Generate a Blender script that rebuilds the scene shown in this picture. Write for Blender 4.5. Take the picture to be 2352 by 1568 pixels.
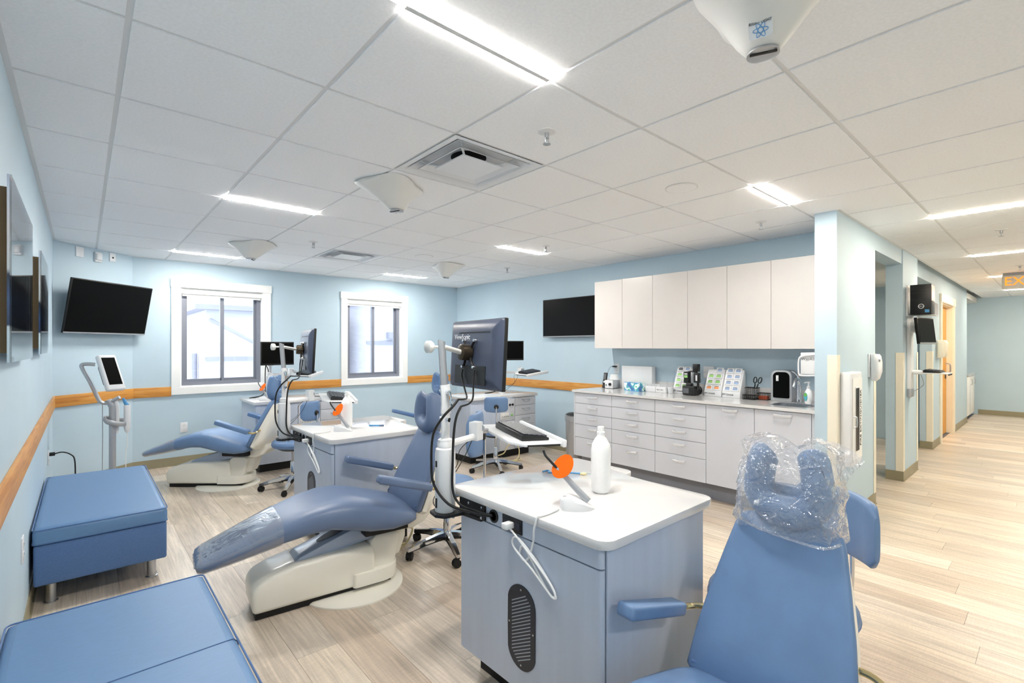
import bpy, bmesh, math, random
from mathutils import Vector, Matrix
random.seed(7)
PI = math.pi
R = math.radians
scene = bpy.context.scene
for o in list(bpy.data.objects):
    bpy.data.objects.remove(o, do_unlink=True)
C = scene.collection

# ------------------------------------------------------------------ camera
cam_d = bpy.data.cameras.new('camera')
cam_d.sensor_width = 36.0
cam_d.lens = 1116.5 / 2352 * 36.0
cam_d.shift_y = 12.4 / 2352
cam_d.clip_start = 0.02
cam = bpy.data.objects.new('camera', cam_d)
C.objects.link(cam)
cam.location = (0, 0, 1.39)
cam.rotation_euler = (PI / 2, 0, -0.7238)
scene.camera = cam

# ------------------------------------------------------------------ world, exposure
wd = bpy.data.worlds.new('overcast_sky')
scene.world = wd
wd.use_nodes = True
bg = wd.node_tree.nodes['Background']
bg.inputs[0].default_value = (0.78, 0.89, 1.0, 1)
bg.inputs[1].default_value = 1.35
LIGHT = 68.0            # radiance of the luminous strips in the ceiling fixtures
vs = scene.view_settings
vs.view_transform = 'Standard'
vs.look = 'None'
vs.exposure = 1.72
vs.gamma = 1.0
vs.use_curve_mapping = False
scene.cycles.diffuse_bounces = 6
scene.cycles.transparent_max_bounces = 16

# ------------------------------------------------------------------ materials
def lin(c):
    r = []
    for v in c[:3]:
        v /= 255.0
        r.append(v / 12.92 if v <= 0.04045 else ((v + 0.055) / 1.055) ** 2.4)
    return (*r, 1.0)

M = {}
def mat(name, col, rough=0.5, metal=0.0, var=0.0, vscale=6.0, bump=0.0, bscale=200.0, stretch=(1, 1, 1),
        spec=0.5, emit=0.0, ecol=None, coat=0.0, sheen=0.0, alpha=1.0):
    m = bpy.data.materials.new(name)
    m.use_nodes = True
    nt = m.node_tree
    b = nt.nodes['Principled BSDF']
    b.inputs['Roughness'].default_value = rough
    b.inputs['Metallic'].default_value = metal
    b.inputs['Specular IOR Level'].default_value = spec
    b.inputs['Coat Weight'].default_value = coat
    b.inputs['Sheen Weight'].default_value = sheen
    b.inputs['Base Color'].default_value = lin(col)
    tc = nt.nodes.new('ShaderNodeTexCoord')
    mp = nt.nodes.new('ShaderNodeMapping')
    mp.inputs['Scale'].default_value = stretch
    nt.links.new(tc.outputs['Object'], mp.inputs['Vector'])
    nz = nt.nodes.new('ShaderNodeTexNoise')
    nz.inputs['Scale'].default_value = vscale
    nz.inputs['Detail'].default_value = 4
    nt.links.new(mp.outputs[0], nz.inputs['Vector'])
    v = max(var, 0.01)
    rp = nt.nodes.new('ShaderNodeValToRGB')
    c = lin(col)
    rp.color_ramp.elements[0].position = 0.3
    rp.color_ramp.elements[1].position = 0.7
    rp.color_ramp.elements[0].color = (*[max(0, x * (1 - v)) for x in c[:3]], 1)
    rp.color_ramp.elements[1].color = (*[min(1, x * (1 + v)) for x in c[:3]], 1)
    nt.links.new(nz.outputs[0], rp.inputs[0])
    nt.links.new(rp.outputs[0], b.inputs['Base Color'])
    if bump:
        n2 = nt.nodes.new('ShaderNodeTexNoise')
        n2.inputs['Scale'].default_value = bscale
        n2.inputs['Detail'].default_value = 3
        nt.links.new(mp.outputs[0], n2.inputs['Vector'])
        bp = nt.nodes.new('ShaderNodeBump')
        bp.inputs['Strength'].default_value = bump
        bp.inputs['Distance'].default_value = 0.002
        nt.links.new(n2.outputs[0], bp.inputs['Height'])
        nt.links.new(bp.outputs[0], b.inputs['Normal'])
    if emit:
        b.inputs['Emission Color'].default_value = lin(ecol or col)
        b.inputs['Emission Strength'].default_value = emit
    M[name] = m
    return m

mat('wall_paint', (186, 207, 220), 0.55, var=0.02, vscale=3, bump=0.05, bscale=260)
mat('ceiling_tile', (243, 245, 248), 0.9, var=0.03, vscale=90, bump=0.25, bscale=320)
mat('ceiling_grid', (222, 223, 224), 0.5)
mat('soffit_paint', (228, 228, 224), 0.8, var=0.01)
mat('cove_base', (150, 142, 116), 0.5, var=0.05)
mat('cove_base_dark', (40, 40, 38), 0.5)
mat('trim_white', (240, 241, 240), 0.4, var=0.01)
mat('guard_cream', (236, 230, 212), 0.45, var=0.01)
mat('window_frame', (130, 134, 146), 0.4, 0.3, var=0.03)
mat('shade_white', (236, 237, 236), 0.6, var=0.02, vscale=60, stretch=(1, 1, 8))
mat('vinyl_blue', (102, 132, 172), 0.42, var=0.06, vscale=9, bump=0.12, bscale=420)
mat('vinyl_grey_blue', (98, 116, 147), 0.4, var=0.05, vscale=7, bump=0.1, bscale=420)
mat('bench_vinyl', (94, 131, 173), 0.42, var=0.04, vscale=30, stretch=(1, 8, 8), bump=0.12, bscale=300)
mat('bench_weave', (84, 116, 164), 0.8, var=0.16, vscale=160, stretch=(1, 1, 5), bump=0.3, bscale=500)
mat('seam_thread', (62, 92, 134), 0.7)
mat('piping_blue', (80, 112, 160), 0.5, var=0.03)
mat('stitch_pale', (150, 165, 195), 0.7)
mat('chair_shell', (232, 229, 218), 0.35, var=0.01, coat=0.2)
mat('chair_arm_grey', (168, 182, 204), 0.25, var=0.02, coat=0.4)
mat('plastic_white', (226, 228, 231), 0.35, var=0.01)
mat('plastic_cream', (224, 224, 221), 0.4, var=0.01)
mat('plastic_grey', (150, 154, 160), 0.45, var=0.02)
mat('plastic_black', (14, 14, 16), 0.4, var=0.1)
mat('plastic_dark', (40, 44, 54), 0.42, var=0.06, bump=0.08, bscale=500)
mat('monitor_back', (66, 74, 94), 0.36, var=0.05, bump=0.06, bscale=600)
mat('rubber_black', (10, 10, 11), 0.6)
mat('screen_black', (1, 1, 1), 0.3, spec=0.12)
mat('chrome', (222, 224, 228), 0.08, 1.0)
mat('steel_brushed', (190, 193, 198), 0.3, 1.0, var=0.04, vscale=50, stretch=(1, 1, 0.05))
mat('brass_pale', (214, 196, 150), 0.2, 1.0)
mat('silver_paint', (178, 181, 186), 0.35, 0.5, var=0.02)
mat('handle_bright', (236, 236, 238), 0.22, 0.55)
mat('cab_laminate', (205, 208, 216), 0.35, var=0.008)
mat('cab_laminate_warm', (214, 210, 207), 0.3, var=0.008)
mat('backing_grey', (98, 100, 108), 0.6)  # dark grey of the floor slab and base cabinet carcasses
mat('kick_grey', (140, 142, 150), 0.5, var=0.02)
mat('desk_laminate', (186, 196, 213), 0.4, var=0.03, vscale=4, stretch=(6, 6, 0.4))
mat('desk_edge', (150, 164, 190), 0.35)
mat('quartz', (216, 216, 217), 0.12, var=0.03, vscale=260, coat=0.3)
mat('quartz_edge', (226, 228, 231), 0.25, var=0.06, vscale=300)
mat('vent_black', (30, 36, 48), 0.45, var=0.08)
mat('vent_slot', (150, 158, 170), 0.5)
mat('cable_black', (12, 12, 13), 0.4)
mat('cable_white', (238, 239, 240), 0.4)
mat('cable_cream', (222, 208, 160), 0.5)
mat('bottle_white', (250, 251, 252), 0.3, var=0.01)
mat('lens_green', (120, 200, 90), 0.4)
mat('label_green', (150, 205, 120), 0.5, var=0.1, vscale=120)
mat('label_blue', (150, 172, 205), 0.5, var=0.1, vscale=120)
mat('label_orange', (240, 160, 110), 0.5, var=0.1, vscale=120)
mat('label_teal', (90, 178, 190), 0.5, var=0.3, vscale=30)
mat('ink_black', (18, 18, 20), 0.6)
mat('ink_grey', (96, 98, 104), 0.6)
mat('ink_white', (226, 228, 234), 0.5)
mat('ink_blue', (80, 150, 205), 0.5)
mat('pad_orange', (240, 104, 60), 0.6)
mat('tower_side', (196, 150, 148), 0.35, 0.3)
mat('wood_edge', (140, 112, 78), 0.6, var=0.15, vscale=30, stretch=(1, 1, 0.1))
mat('diffuser_white', (226, 229, 233), 0.3, var=0.01)
mat('duct_black', (8, 8, 9), 0.9)
mat('vesa_gold', (70, 62, 50), 0.3, 0.7)
mat('concrete_out', (236, 236, 238), 0.9, var=0.05, vscale=3)
mat('siding_out', (196, 194, 202), 0.9, var=0.06, vscale=2, stretch=(1, 1, 8))
mat('roof_out', (205, 204, 212), 0.9, var=0.08, vscale=4)
mat('metal_out', (150, 148, 160), 0.7, var=0.05)
mat('ground_out', (214, 214, 214), 0.9, var=0.05)
mat('lamp_glow', (255, 250, 240), 0.5, emit=LIGHT, ecol=(255, 249, 240))
mat('lamp_glow_warm', (255, 244, 226), 0.5, emit=LIGHT * 0.74, ecol=(255, 240, 218))
mat('exit_orange', (255, 130, 20), 0.5, emit=0.55, ecol=(255, 120, 20))
mat('sign_grey', (206, 204, 196), 0.35, var=0.03)

def fresnel_clear(name, tint, gloss_rough, ior=1.45, bump=0.0, bscale=20, base=0.0, white=0.0, wcol=(0.9, 0.93, 0.97)):
    """clear sheet: transparent body with a fresnel sheen (and a little milky haze)"""
    m = bpy.data.materials.new(name)
    m.use_nodes = True
    nt = m.node_tree
    nt.nodes.clear()
    out = nt.nodes.new('ShaderNodeOutputMaterial')
    tr = nt.nodes.new('ShaderNodeBsdfTransparent')
    tr.inputs[0].default_value = (*tint, 1)
    gl = nt.nodes.new('ShaderNodeBsdfGlossy')
    gl.inputs['Roughness'].default_value = gloss_rough
    lw = nt.nodes.new('ShaderNodeLayerWeight')      # same sheen from both sides of the sheet
    lw.inputs[0].default_value = 0.5
    fr = nt.nodes.new('ShaderNodeMapRange')
    fr.interpolation_type = 'SMOOTHSTEP'
    fr.inputs[1].default_value = 0.45
    fr.inputs[2].default_value = 1.0
    fr.inputs[3].default_value = 0.035
    fr.inputs[4].default_value = 0.75
    nt.links.new(lw.outputs['Facing'], fr.inputs[0])
    mx = nt.nodes.new('ShaderNodeMixShader')
    fac = fr.outputs[0]
    if base:
        ad = nt.nodes.new('ShaderNodeMath')
        ad.operation = 'ADD'
        ad.use_clamp = True
        ad.inputs[1].default_value = base
        nt.links.new(fr.outputs[0], ad.inputs[0])
        fac = ad.outputs[0]
    nt.links.new(fac, mx.inputs[0])
    nt.links.new(tr.outputs[0], mx.inputs[1])
    nt.links.new(gl.outputs[0], mx.inputs[2])
    last = mx
    if white:
        df = nt.nodes.new('ShaderNodeBsdfDiffuse')
        df.inputs[0].default_value = (*wcol, 1)
        m2 = nt.nodes.new('ShaderNodeMixShader')
        m2.inputs[0].default_value = white
        nt.links.new(mx.outputs[0], m2.inputs[1])
        nt.links.new(df.outputs[0], m2.inputs[2])
        last = m2
    if bump:
        tc = nt.nodes.new('ShaderNodeTexCoord')
        nz = nt.nodes.new('ShaderNodeTexNoise')
        nz.inputs['Scale'].default_value = bscale
        nz.inputs['Detail'].default_value = 3
        nz.inputs['Distortion'].default_value = 1.5
        nt.links.new(tc.outputs['Object'], nz.inputs['Vector'])
        bp = nt.nodes.new('ShaderNodeBump')
        bp.inputs['Strength'].default_value = bump
        bp.inputs['Distance'].default_value = 0.02
        nt.links.new(nz.outputs[0], bp.inputs['Height'])
        nt.links.new(bp.outputs[0], gl.inputs['Normal'])
        nt.links.new(bp.outputs[0], lw.inputs['Normal'])
    nt.links.new(last.outputs[0], out.inputs[0])
    M[name] = m
fresnel_clear('window_glass', (0.97, 0.98, 0.98), 0.02)
fresnel_clear('plastic_wrap', (0.99, 0.99, 1.0), 0.04, 1.5, bump=1.0, bscale=26, base=0.15, white=0.06)
fresnel_clear('plastic_sleeve', (0.97, 0.97, 0.98), 0.12, 1.5, bump=0.4, bscale=7, base=0.12, white=0.05)
fresnel_clear('orange_shield', (1.0, 0.36, 0.04), 0.1, 1.4, white=0.6, wcol=(0.95, 0.22, 0.02))
fresnel_clear('acrylic', (0.96, 0.97, 0.98), 0.03)

def wood(name, c0, c1, knot, axis):
    """oak with grain running along axis"""
    m = mat(name, c0, 0.42)
    nt = m.node_tree
    b = nt.nodes['Principled BSDF']
    tc = nt.nodes.new('ShaderNodeTexCoord')
    mp = nt.nodes.new('ShaderNodeMapping')
    s = [38, 38, 38]
    s['xyz'.index(axis)] = 2.2
    mp.inputs['Scale'].default_value = s
    nt.links.new(tc.outputs['Object'], mp.inputs[0])
    nz = nt.nodes.new('ShaderNodeTexNoise')
    nz.inputs['Scale'].default_value = 1.0
    nz.inputs['Detail'].default_value = 6
    nz.inputs['Distortion'].default_value = 1.4
    nt.links.new(mp.outputs[0], nz.inputs['Vector'])
    rp = nt.nodes.new('ShaderNodeValToRGB')
    e = rp.color_ramp.elements
    e[0].position = 0.25
    e[0].color = lin(knot)
    e[1].position = 0.75
    e[1].color = lin(c1)
    n = e.new(0.48)
    n.color = lin(c0)
    nt.links.new(nz.outputs[0], rp.inputs[0])
    nt.links.new(rp.outputs[0], b.inputs['Base Color'])
wood('oak_rail_x', (206, 142, 62), (220, 164, 88), (176, 108, 42), 'x')
wood('oak_rail_y', (206, 142, 62), (220, 164, 88), (176, 108, 42), 'y')
wood('oak_door', (214, 150, 48), (226, 170, 70), (190, 120, 34), 'z')

def plank_material():
    m = mat('floor_plank', (200, 186, 168), 0.34)
    nt = m.node_tree
    b = nt.nodes['Principled BSDF']
    oi = nt.nodes.new('ShaderNodeObjectInfo')
    tc = nt.nodes.new('ShaderNodeTexCoord')
    off = nt.nodes.new('ShaderNodeVectorMath')
    off.operation = 'MULTIPLY_ADD'
    off.inputs[1].default_value = (1, 1, 1)
    sc = nt.nodes.new('ShaderNodeVectorMath')
    sc.operation = 'SCALE'
    sc.inputs[0].default_value = (37.0, 91.0, 13.0)
    nt.links.new(oi.outputs['Random'], sc.inputs['Scale'])
    nt.links.new(tc.outputs['Object'], off.inputs[0])
    nt.links.new(sc.outputs[0], off.inputs[2])
    def noise(s, detail, dist):
        mp = nt.nodes.new('ShaderNodeMapping')
        mp.inputs['Scale'].default_value = s
        nt.links.new(off.outputs[0], mp.inputs[0])
        n = nt.nodes.new('ShaderNodeTexNoise')
        n.inputs['Scale'].default_value = 1
        n.inputs['Detail'].default_value = detail
        n.inputs['Distortion'].default_value = dist
        nt.links.new(mp.outputs[0], n.inputs['Vector'])
        return n.outputs[0]
    grain = noise((70, 3.0, 1), 6, 0.8)
    broad = noise((11, 1.1, 1), 4, 0.6)
    rib = noise((26, 170, 1), 2, 0.0)
    rp = nt.nodes.new('ShaderNodeValToRGB')      # board tone by board
    e = rp.color_ramp.elements
    e[0].position = 0.0
    e[0].color = lin((196, 178, 160))
    e[1].position = 1.0
    e[1].color = lin((230, 218, 202))
    for p, c in ((0.3, (213, 198, 178)), (0.55, (203, 190, 176)), (0.8, (221, 206, 186))):
        e.new(p).color = lin(c)
    nt.links.new(oi.outputs['Random'], rp.inputs[0])
    def ramp(src, lo, hi, a, c):
        r = nt.nodes.new('ShaderNodeMapRange')
        r.inputs[1].default_value = lo
        r.inputs[2].default_value = hi
        r.inputs[3].default_value = a
        r.inputs[4].default_value = c
        nt.links.new(src, r.inputs[0])
        return r.outputs[0]
    k1 = ramp(grain, 0.3, 0.7, 0.74, 1.12)
    k2 = ramp(broad, 0.3, 0.7, 0.84, 1.10)
    k3 = ramp(rib, 0.35, 0.65, 0.95, 1.04)
    def mul(a, c):
        n = nt.nodes.new('ShaderNodeMath')
        n.operation = 'MULTIPLY'
        nt.links.new(a, n.inputs[0])
        nt.links.new(c, n.inputs[1])
        return n.outputs[0]
    k = mul(mul(k1, k2), k3)
    vm = nt.nodes.new('ShaderNodeVectorMath')
    vm.operation = 'SCALE'
    nt.links.new(rp.outputs[0], vm.inputs[0])
    nt.links.new(k, vm.inputs['Scale'])
    nt.links.new(vm.outputs[0], b.inputs['Base Color'])
    bp = nt.nodes.new('ShaderNodeBump')
    bp.inputs['Strength'].default_value = 0.15
    bp.inputs['Distance'].default_value = 0.001
    nt.links.new(rib, bp.inputs['Height'])
    nt.links.new(bp.outputs[0], b.inputs['Normal'])
plank_material()

def art_material(name, seed):
    """glossy print colours by height: pale above and below a dark blue band, vertically streaked"""
    m = mat(name, (200, 214, 230), 0.15, coat=0.6)
    nt = m.node_tree
    b = nt.nodes['Principled BSDF']
    tc = nt.nodes.new('ShaderNodeTexCoord')
    sp = nt.nodes.new('ShaderNodeSeparateXYZ')
    nt.links.new(tc.outputs['Object'], sp.inputs[0])
    mp = nt.nodes.new('ShaderNodeMapping')
    mp.inputs['Scale'].default_value = (1, 26, 3)
    mp.inputs['Location'].default_value = (seed, seed * 3, 0)
    nt.links.new(tc.outputs['Object'], mp.inputs[0])
    nz = nt.nodes.new('ShaderNodeTexNoise')
    nz.inputs['Scale'].default_value = 1
    nz.inputs['Detail'].default_value = 6
    nt.links.new(mp.outputs[0], nz.inputs[0])
    rp = nt.nodes.new('ShaderNodeValToRGB')
    rp.color_ramp.interpolation = 'LINEAR'
    e = rp.color_ramp.elements
    e[0].position, e[0].color = 0.0, lin((176, 196, 208))
    e[1].position, e[1].color = 1.0, lin((188, 200, 222))
    for p, c in ((0.19, (190, 206, 214)), (0.2, (38, 52, 84)), (0.34, (52, 78, 122)), (0.47, (26, 38, 60)), (0.50, (200, 206, 210)), (0.72, (206, 204, 206))):
        e.new(p).color = lin(c)
    mr = nt.nodes.new('ShaderNodeMapRange')
    mr.inputs[1].default_value = 0.0
    mr.inputs[2].default_value = 0.6
    nt.links.new(sp.outputs[2], mr.inputs[0])
    nt.links.new(mr.outputs[0], rp.inputs[0])
    r2 = nt.nodes.new('ShaderNodeMapRange')
    r2.inputs[1].default_value = 0.35
    r2.inputs[2].default_value = 0.75
    r2.inputs[3].default_value = 0.8
    r2.inputs[4].default_value = 1.6
    nt.links.new(nz.outputs[0], r2.inputs[0])
    vm = nt.nodes.new('ShaderNodeVectorMath')
    vm.operation = 'SCALE'
    nt.links.new(rp.outputs[0], vm.inputs[0])
    nt.links.new(r2.outputs[0], vm.inputs['Scale'])
    nt.links.new(vm.outputs[0], b.inputs['Base Color'])
art_material('art_print_a', 1.0)
art_material('art_print_b', 5.0)

def box_print():
    """tissue carton print: teal, white and green blotches"""
    m = mat('carton_print', (90, 160, 190), 0.5)
    nt = m.node_tree
    b = nt.nodes['Principled BSDF']
    tc = nt.nodes.new('ShaderNodeTexCoord')
    nz = nt.nodes.new('ShaderNodeTexNoise')
    nz.inputs['Scale'].default_value = 14
    nz.inputs['Detail'].default_value = 1
    nt.links.new(tc.outputs['Object'], nz.inputs[0])
    rp = nt.nodes.new('ShaderNodeValToRGB')
    rp.color_ramp.interpolation = 'CONSTANT'
    e = rp.color_ramp.elements
    e[0].position, e[0].color = 0.0, lin((78, 120, 180))
    e[1].position, e[1].color = 0.62, lin((60, 190, 90))
    e.new(0.4).color = lin((90, 180, 190))
    e.new(0.5).color = lin((226, 238, 242))
    nt.links.new(nz.outputs[0], rp.inputs[0])
    nt.links.new(rp.outputs[0], b.inputs['Base Color'])
box_print()

# ------------------------------------------------------------------ mesh helpers
class MB:
    """collects shapes for one mesh"""
    def __init__(self):
        self.v, self.f, self.M = [], [], Matrix.Identity(4)
    def at(self, m):
        self.M = m
        return self
    def add(self, vs, fs):
        n = len(self.v)
        self.v += [tuple(self.M @ Vector(p)) for p in vs]
        self.f += [[i + n for i in f] for f in fs]
        return self
    def box(self, x0, x1, y0, y1, z0, z1, bev=0.0, seg=2):
        if bev <= 0:
            vs = [(x, y, z) for z in (z0, z1) for y in (y0, y1) for x in (x0, x1)]
            return self.add(vs, [(0, 2, 3, 1), (4, 5, 7, 6), (0, 1, 5, 4), (2, 6, 7, 3), (0, 4, 6, 2), (1, 3, 7, 5)])
        bm = bmesh.new()
        bmesh.ops.create_cube(bm, size=1)
        for p in bm.verts:
            p.co = Vector(((x0 + x1) / 2 + p.co.x * (x1 - x0), (y0 + y1) / 2 + p.co.y * (y1 - y0), (z0 + z1) / 2 + p.co.z * (z1 - z0)))
        bmesh.ops.bevel(bm, geom=list(bm.edges), offset=bev, segments=seg, profile=0.5, affect='EDGES')
        return self.addbm(bm)
    def addbm(self, bm):
        bm.verts.index_update()
        self.add([p.co[:] for p in bm.verts], [[q.index for q in f.verts] for f in bm.faces])
        bm.free()
        return self
    def prism(self, pts, a0, a1, axis='z', bev=0.0, seg=2):
        """polygon extruded along an axis; pts are the two other coordinates in xyz order"""
        def P(p, a):
            return {'z': (p[0], p[1], a), 'y': (p[0], a, p[1]), 'x': (a, p[0], p[1])}[axis]
        n = len(pts)
        vs = [P(p, a0) for p in pts] + [P(p, a1) for p in pts]
        fs = [list(range(n))[::-1], list(range(n, 2 * n))] + [(i, (i + 1) % n, n + (i + 1) % n, n + i) for i in range(n)]
        bm = bmesh.new()
        bv = [bm.verts.new(p) for p in vs]
        for f in fs:
            bm.faces.new([bv[i] for i in f])
        bmesh.ops.recalc_face_normals(bm, faces=list(bm.faces))
        if bev > 0:
            bmesh.ops.bevel(bm, geom=list(bm.edges), offset=bev, segments=seg, profile=0.5, affect='EDGES', clamp_overlap=True)
        return self.addbm(bm)
    def cyl(self, p0, p1, r0, r1=None, n=20, cap=True):
        r1 = r0 if r1 is None else r1
        p0, p1 = Vector(p0), Vector(p1)
        d = (p1 - p0).normalized()
        a = d.orthogonal().normalized()
        b = d.cross(a)
        vs = []
        for p, r in ((p0, r0), (p1, r1)):
            vs += [p + (a * math.cos(t) + b * math.sin(t)) * r for t in [2 * PI * i / n for i in range(n)]]
        fs = [(i, (i + 1) % n, n + (i + 1) % n, n + i) for i in range(n)]
        if cap:
            fs += [list(range(n))[::-1], list(range(n, 2 * n))]
        return self.add(vs, fs)
    def lathe(self, prof, o=(0, 0, 0), n=28, axis='z'):
        """prof = [(radius, height)...]"""
        vs, fs = [], []
        for r, h in prof:
            for i in range(n):
                t = 2 * PI * i / n
                c, s = r * math.cos(t), r * math.sin(t)
                p = {'z': (c, s, h), 'x': (h, c, s), 'y': (s, h, c)}[axis]
                vs.append((p[0] + o[0], p[1] + o[1], p[2] + o[2]))
        m = len(prof)
        for k in range(m - 1):
            for i in range(n):
                j = (i + 1) % n
                fs.append((k * n + i, k * n + j, (k + 1) * n + j, (k + 1) * n + i))
        fs.append(list(range(n))[::-1])
        fs.append(list(range((m - 1) * n, m * n)))
        return self.add(vs, fs)
    def loft(self, rings, cap=True, closed=False):
        n = len(rings[0])
        vs = [p for r in rings for p in r]
        fs = []
        m = len(rings)
        for k in range(m if closed else m - 1):
            q = (k + 1) % m
            for i in range(n):
                j = (i + 1) % n
                fs.append((k * n + i, k * n + j, q * n + j, q * n + i))
        if cap and not closed:
            fs.append(list(range(n))[::-1])
            fs.append(list(range((m - 1) * n, m * n)))
        return self.add(vs, fs)
    def tube(self, pts, r, n=8, smooth=6, ry=None, up=None, closed=False, taper=None):
        """sweep a circle or ellipse along a smooth path"""
        P = curve(pts, smooth, closed) if smooth else [Vector(p) for p in pts]
        rings = []
        L = len(P)
        prev = None
        for i, p in enumerate(P):
            if closed:
                d = (P[(i + 1) % L] - P[i - 1]).normalized()
            else:
                d = (P[min(i + 1, L - 1)] - P[max(i - 1, 0)]).normalized()
            if up is not None:
                b = d.cross(Vector(up)).normalized()
                a = b.cross(d)
            else:
                if prev is None:
                    a = d.orthogonal().normalized()
                else:
                    a = (prev - d * prev.dot(d)).normalized()
                b = d.cross(a)
                prev = a
            k = 1.0 if taper is None else taper(i / (L - 1))
            rings.append([p + (b * math.cos(t) * (ry or r) + a * math.sin(t) * r) * k for t in [2 * PI * j / n for j in range(n)]])
        return self.loft(rings, closed=closed)
    def mesh(self, name):
        me = bpy.data.meshes.new(name)
        me.from_pydata(self.v, [], self.f)
        bm = bmesh.new()
        bm.from_mesh(me)
        bmesh.ops.recalc_face_normals(bm, faces=list(bm.faces))
        bm.to_mesh(me)
        bm.free()
        return me
    def build(self, name, material, parent=None, smooth=35, sub=0, loc=None, rot=None):
        me = self.mesh(name)
        me.materials.append(M[material])
        if smooth:
            me.polygons.foreach_set('use_smooth', [True] * len(me.polygons))
            me.set_sharp_from_angle(angle=R(smooth))
        o = bpy.data.objects.new(name, me)
        C.objects.link(o)
        if parent is not None:
            o.parent = parent
        if loc:
            o.location = loc
        if rot:
            o.rotation_euler = rot
        if sub:
            md = o.modifiers.new('subdivision', 'SUBSURF')
            md.levels = md.render_levels = sub
        return o

def curve(pts, k=6, closed=False):
    P = [Vector(p) for p in pts]
    n = len(P)
    out = []
    for i in range(n if closed else n - 1):
        if closed:
            p0, p1, p2, p3 = P[i - 1], P[i], P[(i + 1) % n], P[(i + 2) % n]
        else:
            p0, p1, p2, p3 = P[max(i - 1, 0)], P[i], P[i + 1], P[min(i + 2, n - 1)]
        for j in range(k):
            t = j / k
            out.append(0.5 * ((2 * p1) + (p2 - p0) * t + (2 * p0 - 5 * p1 + 4 * p2 - p3) * t * t + (3 * p1 - p0 - 3 * p2 + p3) * t ** 3))
    if not closed:
        out.append(P[-1])
    return out

def frame(o, x, z):
    """matrix with given local x and z directions"""
    x = Vector(x).normalized()
    z = Vector(z)
    z = (z - x * z.dot(x)).normalized()
    y = z.cross(x)
    m = Matrix.Identity(4)
    for i in range(3):
        m[i][0], m[i][1], m[i][2], m[i][3] = x[i], y[i], z[i], o[i]
    return m

def sell(w, h, n=24, e=3.0, cx=0.0, cz=0.0):
    """superellipse outline"""
    r = []
    for i in range(n):
        t = 2 * PI * i / n
        c, s = math.cos(t), math.sin(t)
        r.append((cx + w * math.copysign(abs(c) ** (2 / e), c), cz + h * math.copysign(abs(s) ** (2 / e), s)))
    return r

def rrect(x0, x1, y0, y1, r, k=5):
    """rounded rectangle outline"""
    rr = r if isinstance(r, (list, tuple)) else [r] * 4
    out = []
    for (cx, cy, a, q) in ((x1, y0, -90, rr[0]), (x1, y1, 0, rr[1]), (x0, y1, 90, rr[2]), (x0, y0, 180, rr[3])):
        sx = -1 if cx == x1 else 1
        sy = -1 if cy == y1 else 1
        ox, oy = cx + sx * q, cy + sy * q
        for i in range(k + 1):
            t = R(a + 90 * i / k)
            out.append((ox + q * math.cos(t), oy + q * math.sin(t)))
    return out

def tag(o, label, cat, group=None):
    o['label'] = label
    o['category'] = cat
    if group:
        o['group'] = group
    return o

def thing(name, label, cat, loc=(0, 0, 0), rz=0.0, group=None):
    o = bpy.data.objects.new(name, None)
    o.empty_display_size = 0.1
    C.objects.link(o)
    o.location = loc
    o.rotation_euler = (0, 0, rz)
    return tag(o, label, cat, group)

def struct(o):
    o['kind'] = 'structure'
    return o

def dup(root, loc, rz, label, group=None, parent=None):
    r = root.copy()
    C.objects.link(r)
    if parent is None:
        r.location = loc
        r.rotation_euler = (0, 0, rz)
        r['label'] = label
        if group:
            r['group'] = group
    else:
        r.parent = parent
    for ch in list(root.children):
        dup(ch, None, 0, None, None, r)
    return r

def text(s, size, material, parent, m, name='lettering', extrude=0.0006, align='CENTER'):
    cu = bpy.data.curves.new(name, 'FONT')
    cu.body = s
    cu.size = size
    cu.extrude = extrude
    cu.align_x = align
    cu.align_y = 'CENTER'
    cu.resolution_u = 2
    to = bpy.data.objects.new(name, cu)
    C.objects.link(to)
    dg = bpy.context.evaluated_depsgraph_get()
    dg.update()
    me = bpy.data.meshes.new_from_object(to.evaluated_get(dg))
    bpy.data.objects.remove(to, do_unlink=True)
    bpy.data.curves.remove(cu)
    me.transform(m)
    me.materials.clear()
    me.materials.append(M[material])
    o = bpy.data.objects.new(name, me)
    C.objects.link(o)
    o.parent = parent
    return o

def keep(root):
    """parts already carry local coordinates; nothing else to do"""
    return root

# ================================================================== THE SETTING
XL, XR, YB, YF, ZC = -0.21, 4.82, 6.88, -2.2, 2.40        # left wall, cabinet wall, window wall, wall behind the camera, ceiling
XE, YC = 13.9, 1.10                                       # corridor end, corridor wall

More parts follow.
